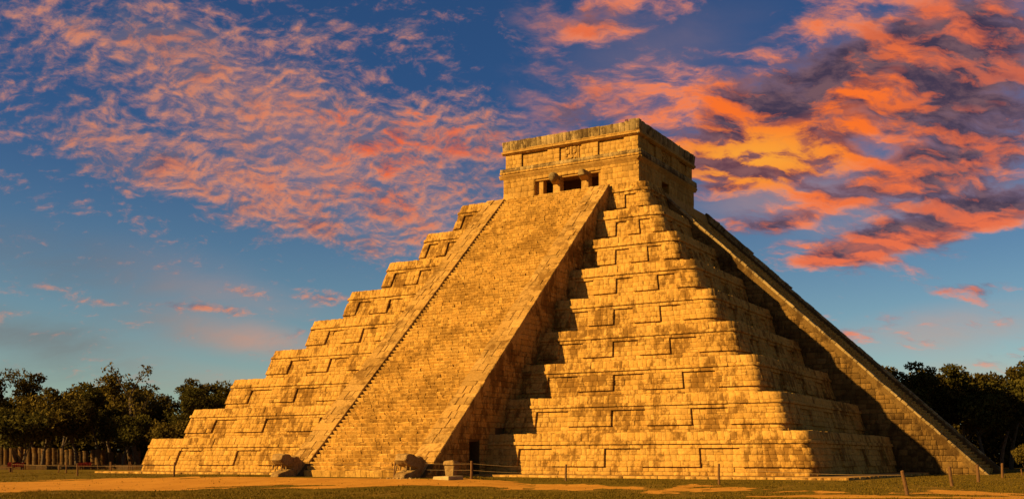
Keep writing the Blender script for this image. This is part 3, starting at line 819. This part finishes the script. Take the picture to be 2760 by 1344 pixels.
# parapet of upright slabs, leaning out
b = TB_(); 
for (x0, x1, y0, y1) in ((-TA, TA, TF + .03, TF + .5), (TA - .5, TA - .03, TF + .5, TB), (-TA + .03, -TA + .5, TF + .5, TB), (-TA, TA, TB - .5, TB - .03)): b.box(x0, x1, y0, y1, 28.46, 29.1, r=.3)
par = b.build('parapet', 'parapet')
for face, a, b_ in (('f', -TA - .06, TA + .06), ('w', TF - .06, TB + .06), ('l', -TB, -TF)):
    e = split(a, b_, .24, .62); pf = planar(face)
    for p, q in zip(e[:-1], e[1:]):
        ztop = 29.26 + random.gauss(0, .012) + .02 * math.sin(p * 1.3)
        if face == 'f' and p > TA - .9: ztop += .12
        st_ = [(p, q, 28.45, ztop, random.uniform(-.03, .03), random.random())]
        fn = lambda u, v, d: pf(u, v, d + .04 + .10 * (v - 28.45) / .85)
        P, fl, r = stones_mesh(fn, st_, back=-.55, gap=.005, cham=.025, jit=.012, tilt=.018)
        emit(P, fl, r, 'parapet_stone', 'parapet', par, flip=False)
# doorway: stepped jambs, lintel and the two serpent columns
for bb in ((dx0 - .02, dx0 + .375, TF + .42, TF + .95, Z0, dtop), (dx0 + .38, dx0 + .80, TF + .28, TF + .9, Z0, dtop - .02), (dx1 - .32, dx1 + .02, TF + .22, TF + .9, Z0, dtop)):
    b = TB_(); b.box(*bb); b.build('door_jamb', 'plaster', bevel=.02)
b = TB_(); b.box(dx0, dx1, TF + .12, TF + .34, dtop - .16, dtop + .12); b.build('lintel', 'plaster', bevel=.02)
for cx, lump in ((-1.18, True), (1.61, False)):
    c = TB_(); w = .37
    c.hexa([(cx - w, TF - .10, Z0), (cx + w, TF - .10, Z0), (cx + w, TF + .62, Z0), (cx - w, TF + .62, Z0), (cx - w * .95, TF - .06, 24.85), (cx + w * .95, TF - .06, 24.85), (cx + w, TF + .62, 24.85), (cx - w, TF + .62, 24.85)], r=.7)
    col = c.build('serpent_column', 'plaster', bevel=.04)
    c = TB_()
    c.hexa([(cx - w, TF - .06, 24.86), (cx + w, TF - .06, 24.86), (cx + w, TF + .6, 24.86), (cx - w, TF + .6, 24.86), (cx - w, TF - .62, 25.2), (cx + w, TF - .62, 25.2), (cx + w, TF + .6, 25.2), (cx - w, TF + .6, 25.2)], r=.6)
    c.build('bracket', 'plaster', col, bevel=.04)
    c = TB_()
    c.box(cx - w - .02, cx + w + .02, TF - .05, TF + .58, 25.21, dtop, r=.8)
    c.build('capital', 'plaster', col, bevel=.03)
    c = TB_()
    if lump: c.tube([(cx - .02, TF - 1.02, 25.25), (cx, TF - .9, 25.32), (cx, TF - .55, 25.38), (cx, TF - .2, 25.4)], [.22, .37, .42, .36], seg=9, r=.1)
    else: c.hexa([(cx - .32, TF - .85, 25.12), (cx + .34, TF - .85, 25.12), (cx + .36, TF - .06, 25.21), (cx - .36, TF - .06, 25.21), (cx - .24, TF - .80, 25.66), (cx + .2, TF - .80, 25.66), (cx + .34, TF - .06, 25.62), (cx - .36, TF - .06, 25.62)], r=.2)
    c.build('rattle', 'parapet', col, bevel=.05)

# small ironwork and a stub of stone left on the roof
def on_plane_y(px, py, yv):
    d = pixel_ray(px, py); return CAM + d * ((yv - CAM[1]) / d[1])
q = on_plane_y(1690, 330, -4.9)
br = empty('roof_bracket', (q[0], q[1], 29.1)); tag(br, 'small rusty iron bracket standing on the temple parapet', 'bracket')
m = MB(); m.tube([(.07, 0, 0), (.07, 0, .52)], .03, 6); m.build('post', 'iron', br)
m = MB(); m.tube([(.07, 0, .5), (-.10, 0, .49), (-.2, 0, .44)], .028, 6); m.tube([(.05, 0, .4), (-.16, 0, .38)], .025, 6); m.build('arm', 'iron', br)
stb = MB(); stb.hexa([(-.14, -.16, 0), (.14, -.16, 0), (.14, .16, 0), (-.14, .16, 0), (-.09, -.1, .42), (.08, -.12, .5), (.09, .1, .46), (-.08, .1, .4)])
so_ = stb.build('parapet_stub', 'parapet', bevel=.04); so_.location = (TA - .2, 3.9, 29.05)
tag(so_, 'stub of broken stone sticking up from the shaded side parapet', 'stone')

# ------------------------------------------------------------------ serpent heads at the foot of the stair
def serpent(name, cx, label, sc=1.0):
    zb = gz(cx, -35.2) - .04
    root = empty(name, (cx, -33.4, zb)); tag(root, label, 'sculpture', 'serpent heads at the stair foot')
    W = .56 * sc
    def solid(nm, prof, wfun, lv=2, mat='serpent', parent=root, amp=.045):
        """side profile (u forward, z) carried across the width, rounded and roughened"""
        bm = bmesh.new(); n = len(prof); secs = [-1, -.86, 0, .86, 1]; rows = []
        for s in secs:
            sh = {1: .90, .86: .98, 0: 1.0}[abs(s)]
            cu = sum(p[0] for p in prof) / n; cz = sum(p[1] for p in prof) / n
            rows.append([bm.verts.new((s * wfun(u), -(cu + (u - cu) * sh), cz + (z - cz) * sh)) for u, z in prof])
        for a, b_ in zip(rows[:-1], rows[1:]):
            for k in range(n): bm.faces.new((a[k], a[(k + 1) % n], b_[(k + 1) % n], b_[k]))
        bm.faces.new(rows[0][::-1]); bm.faces.new(rows[-1])
        bmesh.ops.recalc_face_normals(bm, faces=bm.faces)
        bmesh.ops.triangulate(bm, faces=[f for f in bm.faces if len(f.verts) > 4])
        bmesh.ops.subdivide_edges(bm, edges=bm.edges[:], cuts=lv, use_grid_fill=True, smooth=0)
        for v in bm.verts:
            q = v.co * 2.2 + Vector((cx, 0, 0)); v.co += v.normal * (mnoise.noise(q) * amp + mnoise.noise(q * 2.7) * amp * .5)
        me = bpy.data.meshes.new(nm); bm.to_mesh(me); bm.free()
        at = me.attributes.new('rnd', 'FLOAT', 'POINT'); at.data.foreach_set('value', np.full(len(me.vertices), .6, np.float32))
        return link(nm, me, mat, parent)
    S = lambda P: [(u * sc * .90, z * sc + .10) for u, z in P]
    wf = lambda u: W * (1.0 if u < 1.2 else max(.66, 1.0 - (u - 1.2) * .30))
    head = solid('head', S([(-.6, -.2), (-.6, .45), (-.1, .80), (.35, 1.02), (.62, 1.12), (.72, 1.26), (1.0, 1.28), (1.22, 1.20), (1.25, .62), (1.15, .36), (1.2, -.2)]), wf)
    solid('upper_jaw', S([(1.05, .58), (1.0, 1.16), (1.34, 1.22), (1.52, 1.38), (1.95, 1.42), (2.22, 1.34), (2.30, 1.12), (2.42, 1.00), (2.10, .76), (1.75, .60)]), wf)
    solid('lower_jaw', S([(1.0, -.2), (1.0, .46), (1.35, .44), (1.9, .30), (2.3, .22), (2.5, .10), (2.52, -.2), (1.8, -.2)]), lambda u: wf(u) * .96)
    for s in (-1, 1):
        e = MB(); e.tube([(s * (W - .10), -.95 * sc, 1.12 * sc), (s * (W + .05), -.95 * sc, 1.13 * sc)], [.20 * sc, .15 * sc], 10); e.build('eye', 'serpent', root, bevel=.03)
        for uu, dz in ((1.55, .18), (1.95, .2)):
            f = MB(); f.tube([(s * W * .68, -uu * sc, .78 * sc), (s * W * .68, -(uu + .05) * sc, (.66 - dz) * sc)], [.07, .03], 6); f.build('fang', 'serpent', root)
    return root
serpent('serpent_head', -4.95, 'carved stone serpent head with open jaws, ending the ramp beside the low tilted sign')
serpent('serpent_head', 4.95, 'carved stone serpent head with open jaws, ending the ramp beside the dark side doorway')

# ------------------------------------------------------------------ small things on the lawn
# pedestal stone beside the right serpent
q = CAM + pixel_ray(1217, 1279) * 62.6
pd = empty('pedestal_stone', (q[0], q[1], gz(q[0], q[1]) - .03), math.radians(6)); tag(pd, 'upright stone with a wider cap between serpent head and side doorway', 'stone')
m = MB(); m.hexa([(-.26, -.26, 0), (.26, -.26, 0), (.28, .28, 0), (-.28, .28, 0), (-.34, -.32, .78), (.36, -.32, .78), (.36, .34, .78), (-.34, .34, .78)], r=.6); m.build('shaft', 'serpent', pd, bevel=.05)
m = MB(); m.hexa([(-.41, -.38, .785), (.40, -.40, .785), (.43, .38, .785), (-.40, .40, .785), (-.36, -.34, 1.06), (.30, -.36, 1.10), (.36, .32, 1.02), (-.34, .34, 1.0)], r=.9); m.build('cap', 'serpent', pd, bevel=.06)
# stone slab on the path
q = ground_hit(1208, 1291)
m = MB(); m.hexa([(-.66, -.62, -.05), (.60, -.66, -.05), (.64, .64, -.05), (-.62, .6, -.05), (-.64, -.58, .17), (.56, -.62, .20), (.60, .60, .22), (-.60, .58, .20)], r=.7)
o = m.build('stone_slab', 'slab', bevel=.03); o.location = (q[0], q[1], gz(q[0], q[1])); o.rotation_euler = (0, 0, math.radians(-6))
tag(o, 'low flat rectangular stone slab lying at the edge of the sandy path', 'slab')
# information lectern
q = ground_hit(893, 1276)
sg = empty('information_sign', (q[0], q[1], gz(q[0], q[1])), math.radians(14)); tag(sg, 'small tilted information panel on two dark legs before the stairs', 'sign')
m = MB(); m.hexa([(-.30, -.26, .34), (.30, -.26, .34), (.30, .20, .62), (-.30, .20, .62), (-.30, -.28, .37), (.30, -.28, .37), (.30, .18, .66), (-.30, .18, .66)]); m.build('panel', 'signface', sg, bevel=.008)
for s in (-1, 1):
    m = MB(); m.tube([(s * .24, -.12, -.02), (s * .24, -.1, .25), (s * .24, .08, .52)], .03, 6); m.build('leg', 'iron', sg)

# fence posts and their ropes
posts = [  # base px, top px, thickness, label
    (33, 1272, 33, 1244, .045, 'thin fence post behind the low wooden bench by the ruined columns'),
    (157, 1273, 161, 1245, .055, 'leaning pale fence post on the lawn, first of three before the ruined columns'),
    (178, 1275, 179, 1243.5, .06, 'upright fence post with a stone at its foot, middle of three before the columns'),
    (208.4, 1281, 208.6, 1247, .07, 'thick dark fence post, last of three on the lawn before the ruined columns'),
    (295, 1271.5, 296, 1244, .045, 'thin fence post paired with a dark one near the plinth corner'),
    (300, 1271, 299, 1243, .06, 'dark upright fence post paired with a thin one near the plinth corner'),
    (468, 1283, 471, 1244.5, .075, 'dark fence post standing before the end tier of the pyramid far from the doorway'),
    (754.7, 1280.6, 760.9, 1233.4, .065, 'slightly leaning fence post beside the serpent head near the small sign'),
    (1062.4, 1286, 1066.3, 1238.4, .07, 'dark fence post at the path edge beside the serpent head near the doorway'),
    (1269.8, 1290.6, 1271, 1240.9, .08, 'sunlit fence post in front of the dark doorway beside the stair'),
    (1525, 1295, 1526, 1250, .065, 'fence post before the lowest tier, next one from the doorway post'),
    (1938.5, 1305, 1937.5, 1248, .065, 'upright fence post before the lowest tier near its rounded corner'),
    (2448, 1333, 2431, 1267, .085, 'strongly leaning reddish fence post at the edge of the sandy path'),
    (2567.6, 1310, 2558.6, 1256, .085, 'leaning fence post on the lawn before the shaded side staircase'),
    (2637.5, 1298, 2634, 1250.6, .10, 'thick upright fence post before the foot of the side staircase'),
    (2702.6, 1287, 2701, 1247, .085, 'fence post on the lawn just beyond the foot of the side staircase'),
    (2757, 1280, 2752, 1263, .05, 'short leaning fence stake near the bush beyond the side staircase'),
]
ptop = []
for (bx_, by_, tx, ty, rad, lab) in posts:
    B = ground_hit(bx_, by_); fw = (B - CAM) @ np.array(fwd)
    Tt = at_depth(tx, ty, fw + random.uniform(-.1, .1))
    m = MB(); b0_ = Vector(B) - Vector((0, 0, .15)); t0_ = Vector(Tt); mid = (b0_ + t0_) / 2 + Vector((random.uniform(-.015, .015), 0, 0))
    m.tube([b0_, mid, t0_ - (t0_ - b0_).normalized() * .03, t0_], [rad, rad * .95, rad * .92, rad * .7], 9)
    o = m.build('fence_post', 'wood'); o.data.transform(Matrix.Translation(-Vector(B))); o.location = B
    tag(o, lab, 'post', 'fence posts round the pyramid'); ptop.append((Vector(B), t0_))
def rope(name, i, j, f, sag, label):
    a = ptop[i][0].lerp(ptop[i][1], f); b_ = ptop[j][0].lerp(ptop[j][1], f)
    pts = [a.lerp(b_, t / 12) - Vector((0, 0, sag * 4 * (t / 12) * (1 - t / 12))) for t in range(13)]
    m = MB(); m.tube(pts, .009, 5); o = m.build(name, 'rope')
    tag(o, label, 'rope', 'ropes of the fence')
rope('fence_rope', 7, 8, .80, .10, 'upper rope hung between the two posts beside the serpent heads')
rope('fence_rope', 7, 8, .48, .08, 'lower rope hung between the two posts beside the serpent heads')
rope('fence_rope', 8, 9, .84, .03, 'upper rope from the serpent head post to the doorway post')
rope('fence_rope', 8, 9, .5, .03, 'lower rope from the serpent head post to the doorway post')
rope('fence_rope', 9, 10, .86, .10, 'upper rope from the doorway post to the next post before the lowest tier')
rope('fence_rope', 9, 10, .5, .08, 'lower rope from the doorway post to the next post before the lowest tier')
rope('fence_rope', 11, 12, .82, .12, 'rope from the corner tier post to the strongly leaning post')
rope('fence_rope', 0, 3, .78, .03, 'rope strung along the posts before the ruined columns')
rope('fence_rope', 3, 6, .78, .04, 'long rope from the thick dark post to the post before the end tier')

# ------------------------------------------------------------------ ruined colonnade beyond the lawn
Dc = 128.0
pl0 = at_depth(-330, 1260, Dc - 3); pl1 = at_depth(470, 1260, Dc - 3)
ax = Vector((rgt[0], rgt[1], 0)); ay = Vector((fwd[0], fwd[1], 0))
m = MB(); z_p = .25
def quadbox(m, c, hx, hy, z0, z1, r=None, j=0):
    P = [c + ax * sx * hx + ay * sy * hy for sx, sy in ((-1, -1), (1, -1), (1, 1), (-1, 1))]
    m.hexa([(p.x + random.uniform(-j, j), p.y + random.uniform(-j, j), z0) for p in P] + [(p.x + random.uniform(-j, j), p.y + random.uniform(-j, j), z1) for p in P], r)
pc = Vector(((pl0[0] + pl1[0]) / 2, (pl0[1] + pl1[1]) / 2, 0)) + ay * 8
hl = (Vector(pl1) - Vector(pl0)).length / 2
quadbox(m, pc, hl, 10.5, -.7, z_p)
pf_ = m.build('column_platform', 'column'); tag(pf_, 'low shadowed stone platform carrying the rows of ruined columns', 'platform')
for k in range(42):
    mm = MB(); quadbox(mm, pc - ax * hl + ax * (2 * hl * (k + .5) / 42) - ay * 10.6, hl / 42 - .02, .25, -.7, z_p + .01 + random.uniform(-.05, .03), j=.02)
    mm.build('edge_stone', 'column', pf_)
cpx = [(-6, 1199, 0), (4, 1201, 0), (17, 1202, 0), (32, 1205, 3), (41, 1206, 0), (56, 1203, 0), (71.5, 1209, 4), (79, 1207, 2), (94.5, 1205, 0), (109, 1206, 3), (118.5, 1208, 0), (132, 1206, 0), (146, 1206, 3),
       (155.5, 1211, 4), (169.5, 1207, 3), (182, 1211, 0), (192.5, 1209, 0), (205, 1214, 2), (216, 1216, 3), (230, 1214, 4), (251, 1211, 0), (263.5, 1210, 0), (276, 1212, 1), (286, 1217, 3), (299, 1218, 2), (320, 1219, 3), (334, 1220, 0), (352, 1222, 3), (371, 1214, 4), (-20, 1200, 0), (-36, 1203, 2), (-52, 1201, 0)]
words = ['first', 'second', 'third', 'fourth', 'fifth', 'sixth', 'seventh', 'eighth', 'ninth', 'tenth', 'eleventh', 'twelfth', 'thirteenth', 'fourteenth', 'fifteenth', 'sixteenth', 'seventeenth', 'eighteenth', 'nineteenth', 'twentieth', 'twenty-first', 'twenty-second', 'twenty-third', 'twenty-fourth', 'twenty-fifth', 'twenty-sixth', 'twenty-seventh', 'twenty-eighth', 'twenty-ninth', 'thirtieth', 'thirty-first', 'thirty-second']
order = sorted(range(len(cpx)), key=lambda k: -cpx[k][0])
for rank, k in enumerate(order):
    x, ty, dd2 = cpx[k]
    P = at_depth(x, ty, Dc + dd2 * 2.2); rad = random.uniform(.30, .36); top = P[2]; z = z_p
    root = empty('ruined_column', (P[0], P[1], z_p)); tag(root, 'ruined round stone column on the platform, %s counting from the pyramid' % words[rank], 'column', 'ruined columns on the platform', 'thing')
    while z < top - .1:
        hh = min(random.uniform(.32, .55), top - z); m = MB(); o_ = random.uniform(-.02, .02)
        rr = rad * random.uniform(.95, 1.04); rings = [(0, .97), (.04, 1.0), (hh - .05, 1.0), (hh - .012, .96)]
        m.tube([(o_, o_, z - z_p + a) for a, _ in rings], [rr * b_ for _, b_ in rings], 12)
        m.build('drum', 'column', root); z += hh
# low wooden bench on the lawn
q = ground_hit(6, 1271); bn = empty('wooden_bench', (q[0], q[1], gz(q[0], q[1])), -YAW); tag(bn, 'low wooden bench on the lawn before the ruined columns', 'bench')
m = MB(); m.box(-1.2, 1.1, -.3, .3, .42, .50); m.build('seat', 'wood', bn, bevel=.01)
for s in (-.7, .8):
    m = MB(); m.box(s - .06, s + .06, -.25, .25, -.03, .42); m.build('leg', 'wood', bn)
# vendors' tables under the trees, one with red goods
def vendor(px, py, w, label, red):
    q = at_depth(px, py, 121.0); zg = gz(q[0], q[1]); t = empty('vendor_table', (q[0], q[1], zg), -YAW); tag(t, label, 'table')
    m = MB(); m.box(-w, w, -.35, .35, .66, .70); m.build('table_top', 'wood', t)
    for sx in (-1, 1):
        for sy in (-1, 1):
            m = MB(); m.box(sx * (w - .08) - .03, sx * (w - .08) + .03, sy * .28 - .03, sy * .28 + .03, -.02, .66); m.build('leg', 'wood', t)
    if red:
        nseg = 26; V_, F_ = [], []
        for k in range(nseg + 1):
            x = -w * 1.02 + 2.04 * w * k / nseg
            for (yy, zz) in ((-.42, .36), (-.39, .70), (-.1, .735), (.2, .73), (.38, .70)):
                V_.append((x, yy + .03 * math.sin(k * 2.1), zz + (random.uniform(0, .16) if zz > .72 else random.uniform(-.03, .01))))
        for k in range(nseg):
            for c in range(4): F_.append((k * 5 + c, (k + 1) * 5 + c, (k + 1) * 5 + c + 1, k * 5 + c + 1))
        m = MB(); m.add(V_, F_); o = m.build('red_cloth', 'redcloth'); o.parent = None; o.location = t.location; o.rotation_euler = t.rotation_euler
        tag(o, 'crumpled red cloth spread over the ' + label.split(' table')[0] + ' table', 'cloth')
vendor(46, 1262, .9, 'wider vendor table near the low wooden bench', True)
vendor(232, 1256, .75, 'narrower vendor table behind the paired fence posts', True)
vendor(244, 1262, 1.0, 'bare wooden vendor table near the paired fence posts', False)
# stakes leaning together beside the plinth
for k, (bx_, tx, lab) in enumerate([(344, 348, 'thin stake of a small tripod, the one leaning towards the pyramid from the lawn side'), (349, 351, 'thin upright stake in the middle of a small tripod'), (358, 352, 'thin stake of a small tripod, the one nearest the pyramid')]):
    d_ = 104.0; a = at_depth(bx_, 1269, d_); b_ = at_depth(tx, 1243, d_); a[2] = gz(a[0], a[1]) - .05
    m = MB(); m.tube([a, b_], .04, 6); o = m.build('wooden_stake', 'wood'); o.data.transform(Matrix.Translation(-Vector(a))); o.location = a
    tag(o, lab, 'stake', 'stakes of a small tripod')

# pebbles by the serpent's foot
for k in range(26):
    x = 4.9 + random.uniform(-1.2, 1.8); y = -36.4 + random.uniform(-.5, .9); s = random.uniform(.03, .09)
    m = MB(); m.tube([(0, 0, -s * .3), (0, 0, 0), (random.uniform(-.2, .2) * s, 0, s * .7)], [s * .8, s, s * .5], 6)
    o = m.build('pebble', 'pebble', bevel=0); o.location = (x, y, gz(x, y) + s * .15)
    tag(o, 'small pale loose pebble on the ground by the serpent head near the doorway', 'pebble', 'loose pebbles by the serpent head')

# ------------------------------------------------------------------ trees
def limb_tree(seed, H, R, crown_base, nl, leaf, n_leaf, flat=.8, sparse=False):
    """returns trunk mesh and crown mesh: tapered trunk, forking limbs, leaf clumps at the limb ends"""
    rd = random.Random(seed); tr = MB(); tips = []
    def grow(p, d, L, r, lvl):
        pts = [p]; rr = [r]; n = 4; q = p.copy(); dd = d.copy()
        for k in range(n):
            dd = (dd + Vector((rd.uniform(-.22, .22), rd.uniform(-.22, .22), rd.uniform(-.05, .16)))).normalized(); q = q + dd * (L / n)
            pts.append(q.copy()); rr.append(r * (1 - .55 * (k + 1) / n))
        tr.tube(pts, rr, 7 if lvl == 0 else 5, r=rd.random())
        if lvl >= 1: tips.append((q.copy(), lvl))
        if lvl >= 2: tips.append((pts[2].copy(), lvl)); return
        for k in range(nl if lvl == 0 else rd.choice((3, 4))):
            s = pts[-1] if k < 2 else pts[rd.choice((2, 3)) if lvl == 0 else rd.choice((2, 3))]
            a = rd.uniform(0, 2 * math.pi); out = Vector((math.cos(a), math.sin(a), rd.uniform(.25, .95))).normalized()
            grow(s.copy(), (out * 1.0 + dd * .45).normalized(), L * rd.uniform(.5, .72) if lvl else R * rd.uniform(.55, .85), rr[-2] * .62, lvl + 1)
    grow(Vector((0, 0, -.3)), Vector((rd.uniform(-.12, .12), rd.uniform(-.12, .12), 1)).normalized(), crown_base + .3 * (H - crown_base), H * .020 + .05, 0)
    zmax = max(t.z for t, l in tips)
    k_ = H / (zmax + .6)
    V = []; rn = []
    rr_ = np.random.default_rng(seed)
    per = max(6, int(n_leaf / len(tips)))
    P = []
    for t, l in tips:
        c = np.array(t) ; s = (.34 if sparse else .62) * R * rr_.uniform(.30, .52)
        k = int(per * rr_.uniform(.5, 1.5))
        dirs = rr_.normal(size=(k, 3)); dirs /= np.linalg.norm(dirs, axis=1)[:, None]
        rad = s * rr_.uniform(.15, 1, (k, 1)) ** .5
        q = c + dirs * rad * np.array([1.15, 1.15, flat * .8]); P.append(q); rn.append(np.clip(rr_.normal(.5, .16) + .25 * dirs[:, 2] * rr_.uniform(0, 1, k), 0, 1))
    P = np.concatenate(P); rn = np.concatenate(rn); n = len(P)
    a = rr_.normal(size=(n, 3)); a /= np.linalg.norm(a, axis=1)[:, None]
    b_ = np.cross(a, rr_.normal(size=(n, 3)) + np.array([0, 0, 1.2])); b_ /= np.linalg.norm(b_, axis=1)[:, None]
    s = leaf * rr_.uniform(.6, 1.35, (n, 1))
    Q = np.stack([P - a * s, P + b_ * s * .55, P + a * s, P - b_ * s * .55], 1)
    crown = mesh_np('crown', Q.reshape(-1, 3), np.arange(4 * n).reshape(n, 4), np.repeat(rn, 4))
    tmesh = bpy.data.meshes.new('trunk'); tmesh.from_pydata(tr.v, [], tr.f); tmesh.update()
    at = tmesh.attributes.new('rnd', 'FLOAT', 'POINT'); at.data.foreach_set('value', np.asarray(tr.r, np.float32))
    tmesh.polygons.foreach_set('use_smooth', np.ones(len(tmesh.polygons), bool))
    return tmesh, crown, zmax + .5
kinds = []
for sd, (H, R, cb, nl, lf, nlv, flat, sp) in enumerate([(10, 5.0, 3.2, 5, .20, 8200, .8, False), (11, 4.6, 4.4, 5, .19, 7600, .7, False), (9.5, 5.4, 2.4, 6, .20, 8800, .75, False), (12, 4.8, 5.0, 5, .18, 7400, .8, False), (12, 3.6, 6.0, 5, .17, 620, .8, True), (4.2, 3.2, .8, 6, .15, 5200, .9, False)]):
    kinds.append(limb_tree(100 + sd * 7, H, R, cb, nl, lf, nlv, flat, sp))
def tree(px, d, ztop, kind, leafm, label, rz=None, wide=1.0, group='trees of the forest edge', name='forest_tree', bark='bark'):
    q = at_depth(px, PY0, d); zg = gz(q[0], q[1])
    root = empty(name, (q[0], q[1], zg), rz if rz is not None else random.uniform(0, 6.28)); tag(root, label, 'tree', group)
    tm, cm, hh = kinds[kind]; s = (ztop - zg) / hh * 1.02
    for nm, me, mt in (('trunk', tm, bark), ('crown', cm, leafm)):
        o = bpy.data.objects.new(nm, me); COL.objects.link(o); o.parent = root; o.scale = (s * wide, s * wide, s)
        if not me.materials: me.materials.append(M[mt])
        o.material_slots[0].link = 'OBJECT'; o.material_slots[0].material = M[mt]
ztp = lambda py, d: 1.0 + (PY0 - py) / FPX * d
# left forest edge: px, depth, top py, kind, leaf
lt = [(-14, 126, 998, 3, 'leaf1', 'dark tall tree at the end of the forest edge farthest from the pyramid'),
      (82, 137, 1066, 0, 'leaf1', 'dark round tree behind the columns beside the tall end tree'),
      (112, 124, 1062, 2, 'leaf2', 'spreading olive leaved tree rising out of the columns near the wider vendor table'),
      (205, 126, 1050, 0, 'leaf1', 'dark dense tree among the columns before the paired fence posts'),
      (268, 134, 1040, 1, 'leaf3', 'green forest tree behind the last columns, next to the bare topped tree'),
      (352, 138, 1022, 0, 'leaf2', 'broad olive crown right under the bare topped tree'),
      (376, 132, 975, 4, 'leaf2', 'tall thin tree with nearly bare twisting top branches'),
      (330, 127, 1120, 2, 'leaf3', 'lower leafy tree standing before the bare topped tree'),
      (462, 138, 1024, 1, 'leaf1', 'dark tree with ragged top between the bare topped tree and the pyramid'),
      (520, 128, 1042, 3, 'leaf3', 'green tree close beside the pyramid tiers, beyond the tripod stakes'),
      (585, 132, 1034, 0, 'leaf3', 'green tree half hidden behind the second tier of the pyramid'),
      (470, 122, 1132, 5, 'leaf2', 'small olive tree in front of the forest close to the lowest tier'),
      (655, 140, 1030, 2, 'leaf1', 'dark tree just showing behind the third tier of the pyramid'),
      (38, 128, 1062, 0, 'leaf1', 'dark round tree filling the gap beside the tall end tree'),
      (62, 121, 1100, 5, 'leaf3', 'small leafy tree among the columns near the low wooden bench'),
      (30, 148, 1072, 1, 'leaf1', 'dark tree deep in the forest behind the tall end tree'),
      (170, 150, 1060, 3, 'leaf1', 'dark tree deep in the forest behind the spreading olive tree'),
      (300, 152, 1045, 2, 'leaf1', 'dark tree deep in the forest behind the green one by the last columns'),
      (420, 154, 1035, 0, 'leaf1', 'dark tree deep in the forest behind the bare topped tree'),
      (560, 154, 1040, 1, 'leaf1', 'dark tree deep in the forest behind the green tree beside the tiers')]
for x, d, py, k, lf, lab in lt: tree(x, d, ztp(py, d), k, lf, lab)
rt = [(2478, 118, 985, 1, 'leaf3', 'tree with loose spreading top showing right above the side staircase'),
      (2440, 130, 1000, 0, 'leaf1', 'dark tree mostly hidden behind the side staircase'),
      (2570, 122, 1010, 2, 'leaf1', 'dense dark tree beyond the foot of the side staircase'),
      (2655, 118, 990, 0, 'leaf3', 'tall dense tree beyond the outermost fence post'),
      (2725, 124, 972, 1, 'leaf1', 'tallest dark tree of the group beyond the side staircase'),
      (2800, 118, 970, 2, 'leaf3', 'large dense tree at the outer end of the group beyond the side staircase'),
      (2610, 140, 1012, 3, 'leaf1', 'dark tree deep behind the dense one beyond the stair foot'),
      (2700, 142, 1000, 0, 'leaf1', 'dark tree deep behind the tallest one beyond the staircase'),
      (2520, 140, 1020, 2, 'leaf1', 'dark tree deep behind the loose topped one above the staircase')]
for x, d, py, k, lf, lab in rt: tree(x, d, ztp(py, d), k, lf, lab, group='trees beyond the side staircase')
q = at_depth(2765, 1262, 88)
tree(2766, 88, ztp(1196, 88), 5, 'leaf2', 'small sunlit bush standing alone on the lawn beyond the side staircase', wide=.85, group=None, name='lone_bush')
# the forest goes on behind: one leafy mass
def forest(name, px0, px1, d0, d1, h, n, label):
    r = np.random.default_rng(len(name)); px = r.uniform(px0, px1, n); d = r.uniform(d0, d1, n)
    a = (px - PX0) / FPX; X = CAM[0] + d * (a * cy_ + sy_); Y = CAM[1] + d * (-a * sy_ + cy_)
    top = h * (.72 + .28 * np.array([mnoise.noise((x * .12, y * .12, 2.2)) for x, y in zip(X, Y)]))
    Z = -.4 + top * r.uniform(0, 1, n) ** .8
    P = np.stack([X, Y, Z], 1); A = r.normal(size=(n, 3)); A /= np.linalg.norm(A, axis=1)[:, None]
    B = np.cross(A, r.normal(size=(n, 3))); B /= np.linalg.norm(B, axis=1)[:, None]; s = r.uniform(.25, .5, (n, 1))
    Q = np.stack([P - A * s, P + B * s * .6, P + A * s, P - B * s * .6], 1)
    tag(link(name, mesh_np(name, Q.reshape(-1, 3), np.arange(4 * n).reshape(n, 4), np.repeat(r.uniform(0, .6, n), 4)), 'leaf1'), label, 'forest', kind='stuff')
forest('forest_mass', -400, 720, 156, 172, 8.5, 30000, 'dark continuous forest filling the gaps behind the columns and trees')
forest('forest_thicket', 2380, 3150, 145, 160, 10.0, 22000, 'dark continuous thicket behind the trees beyond the side staircase')
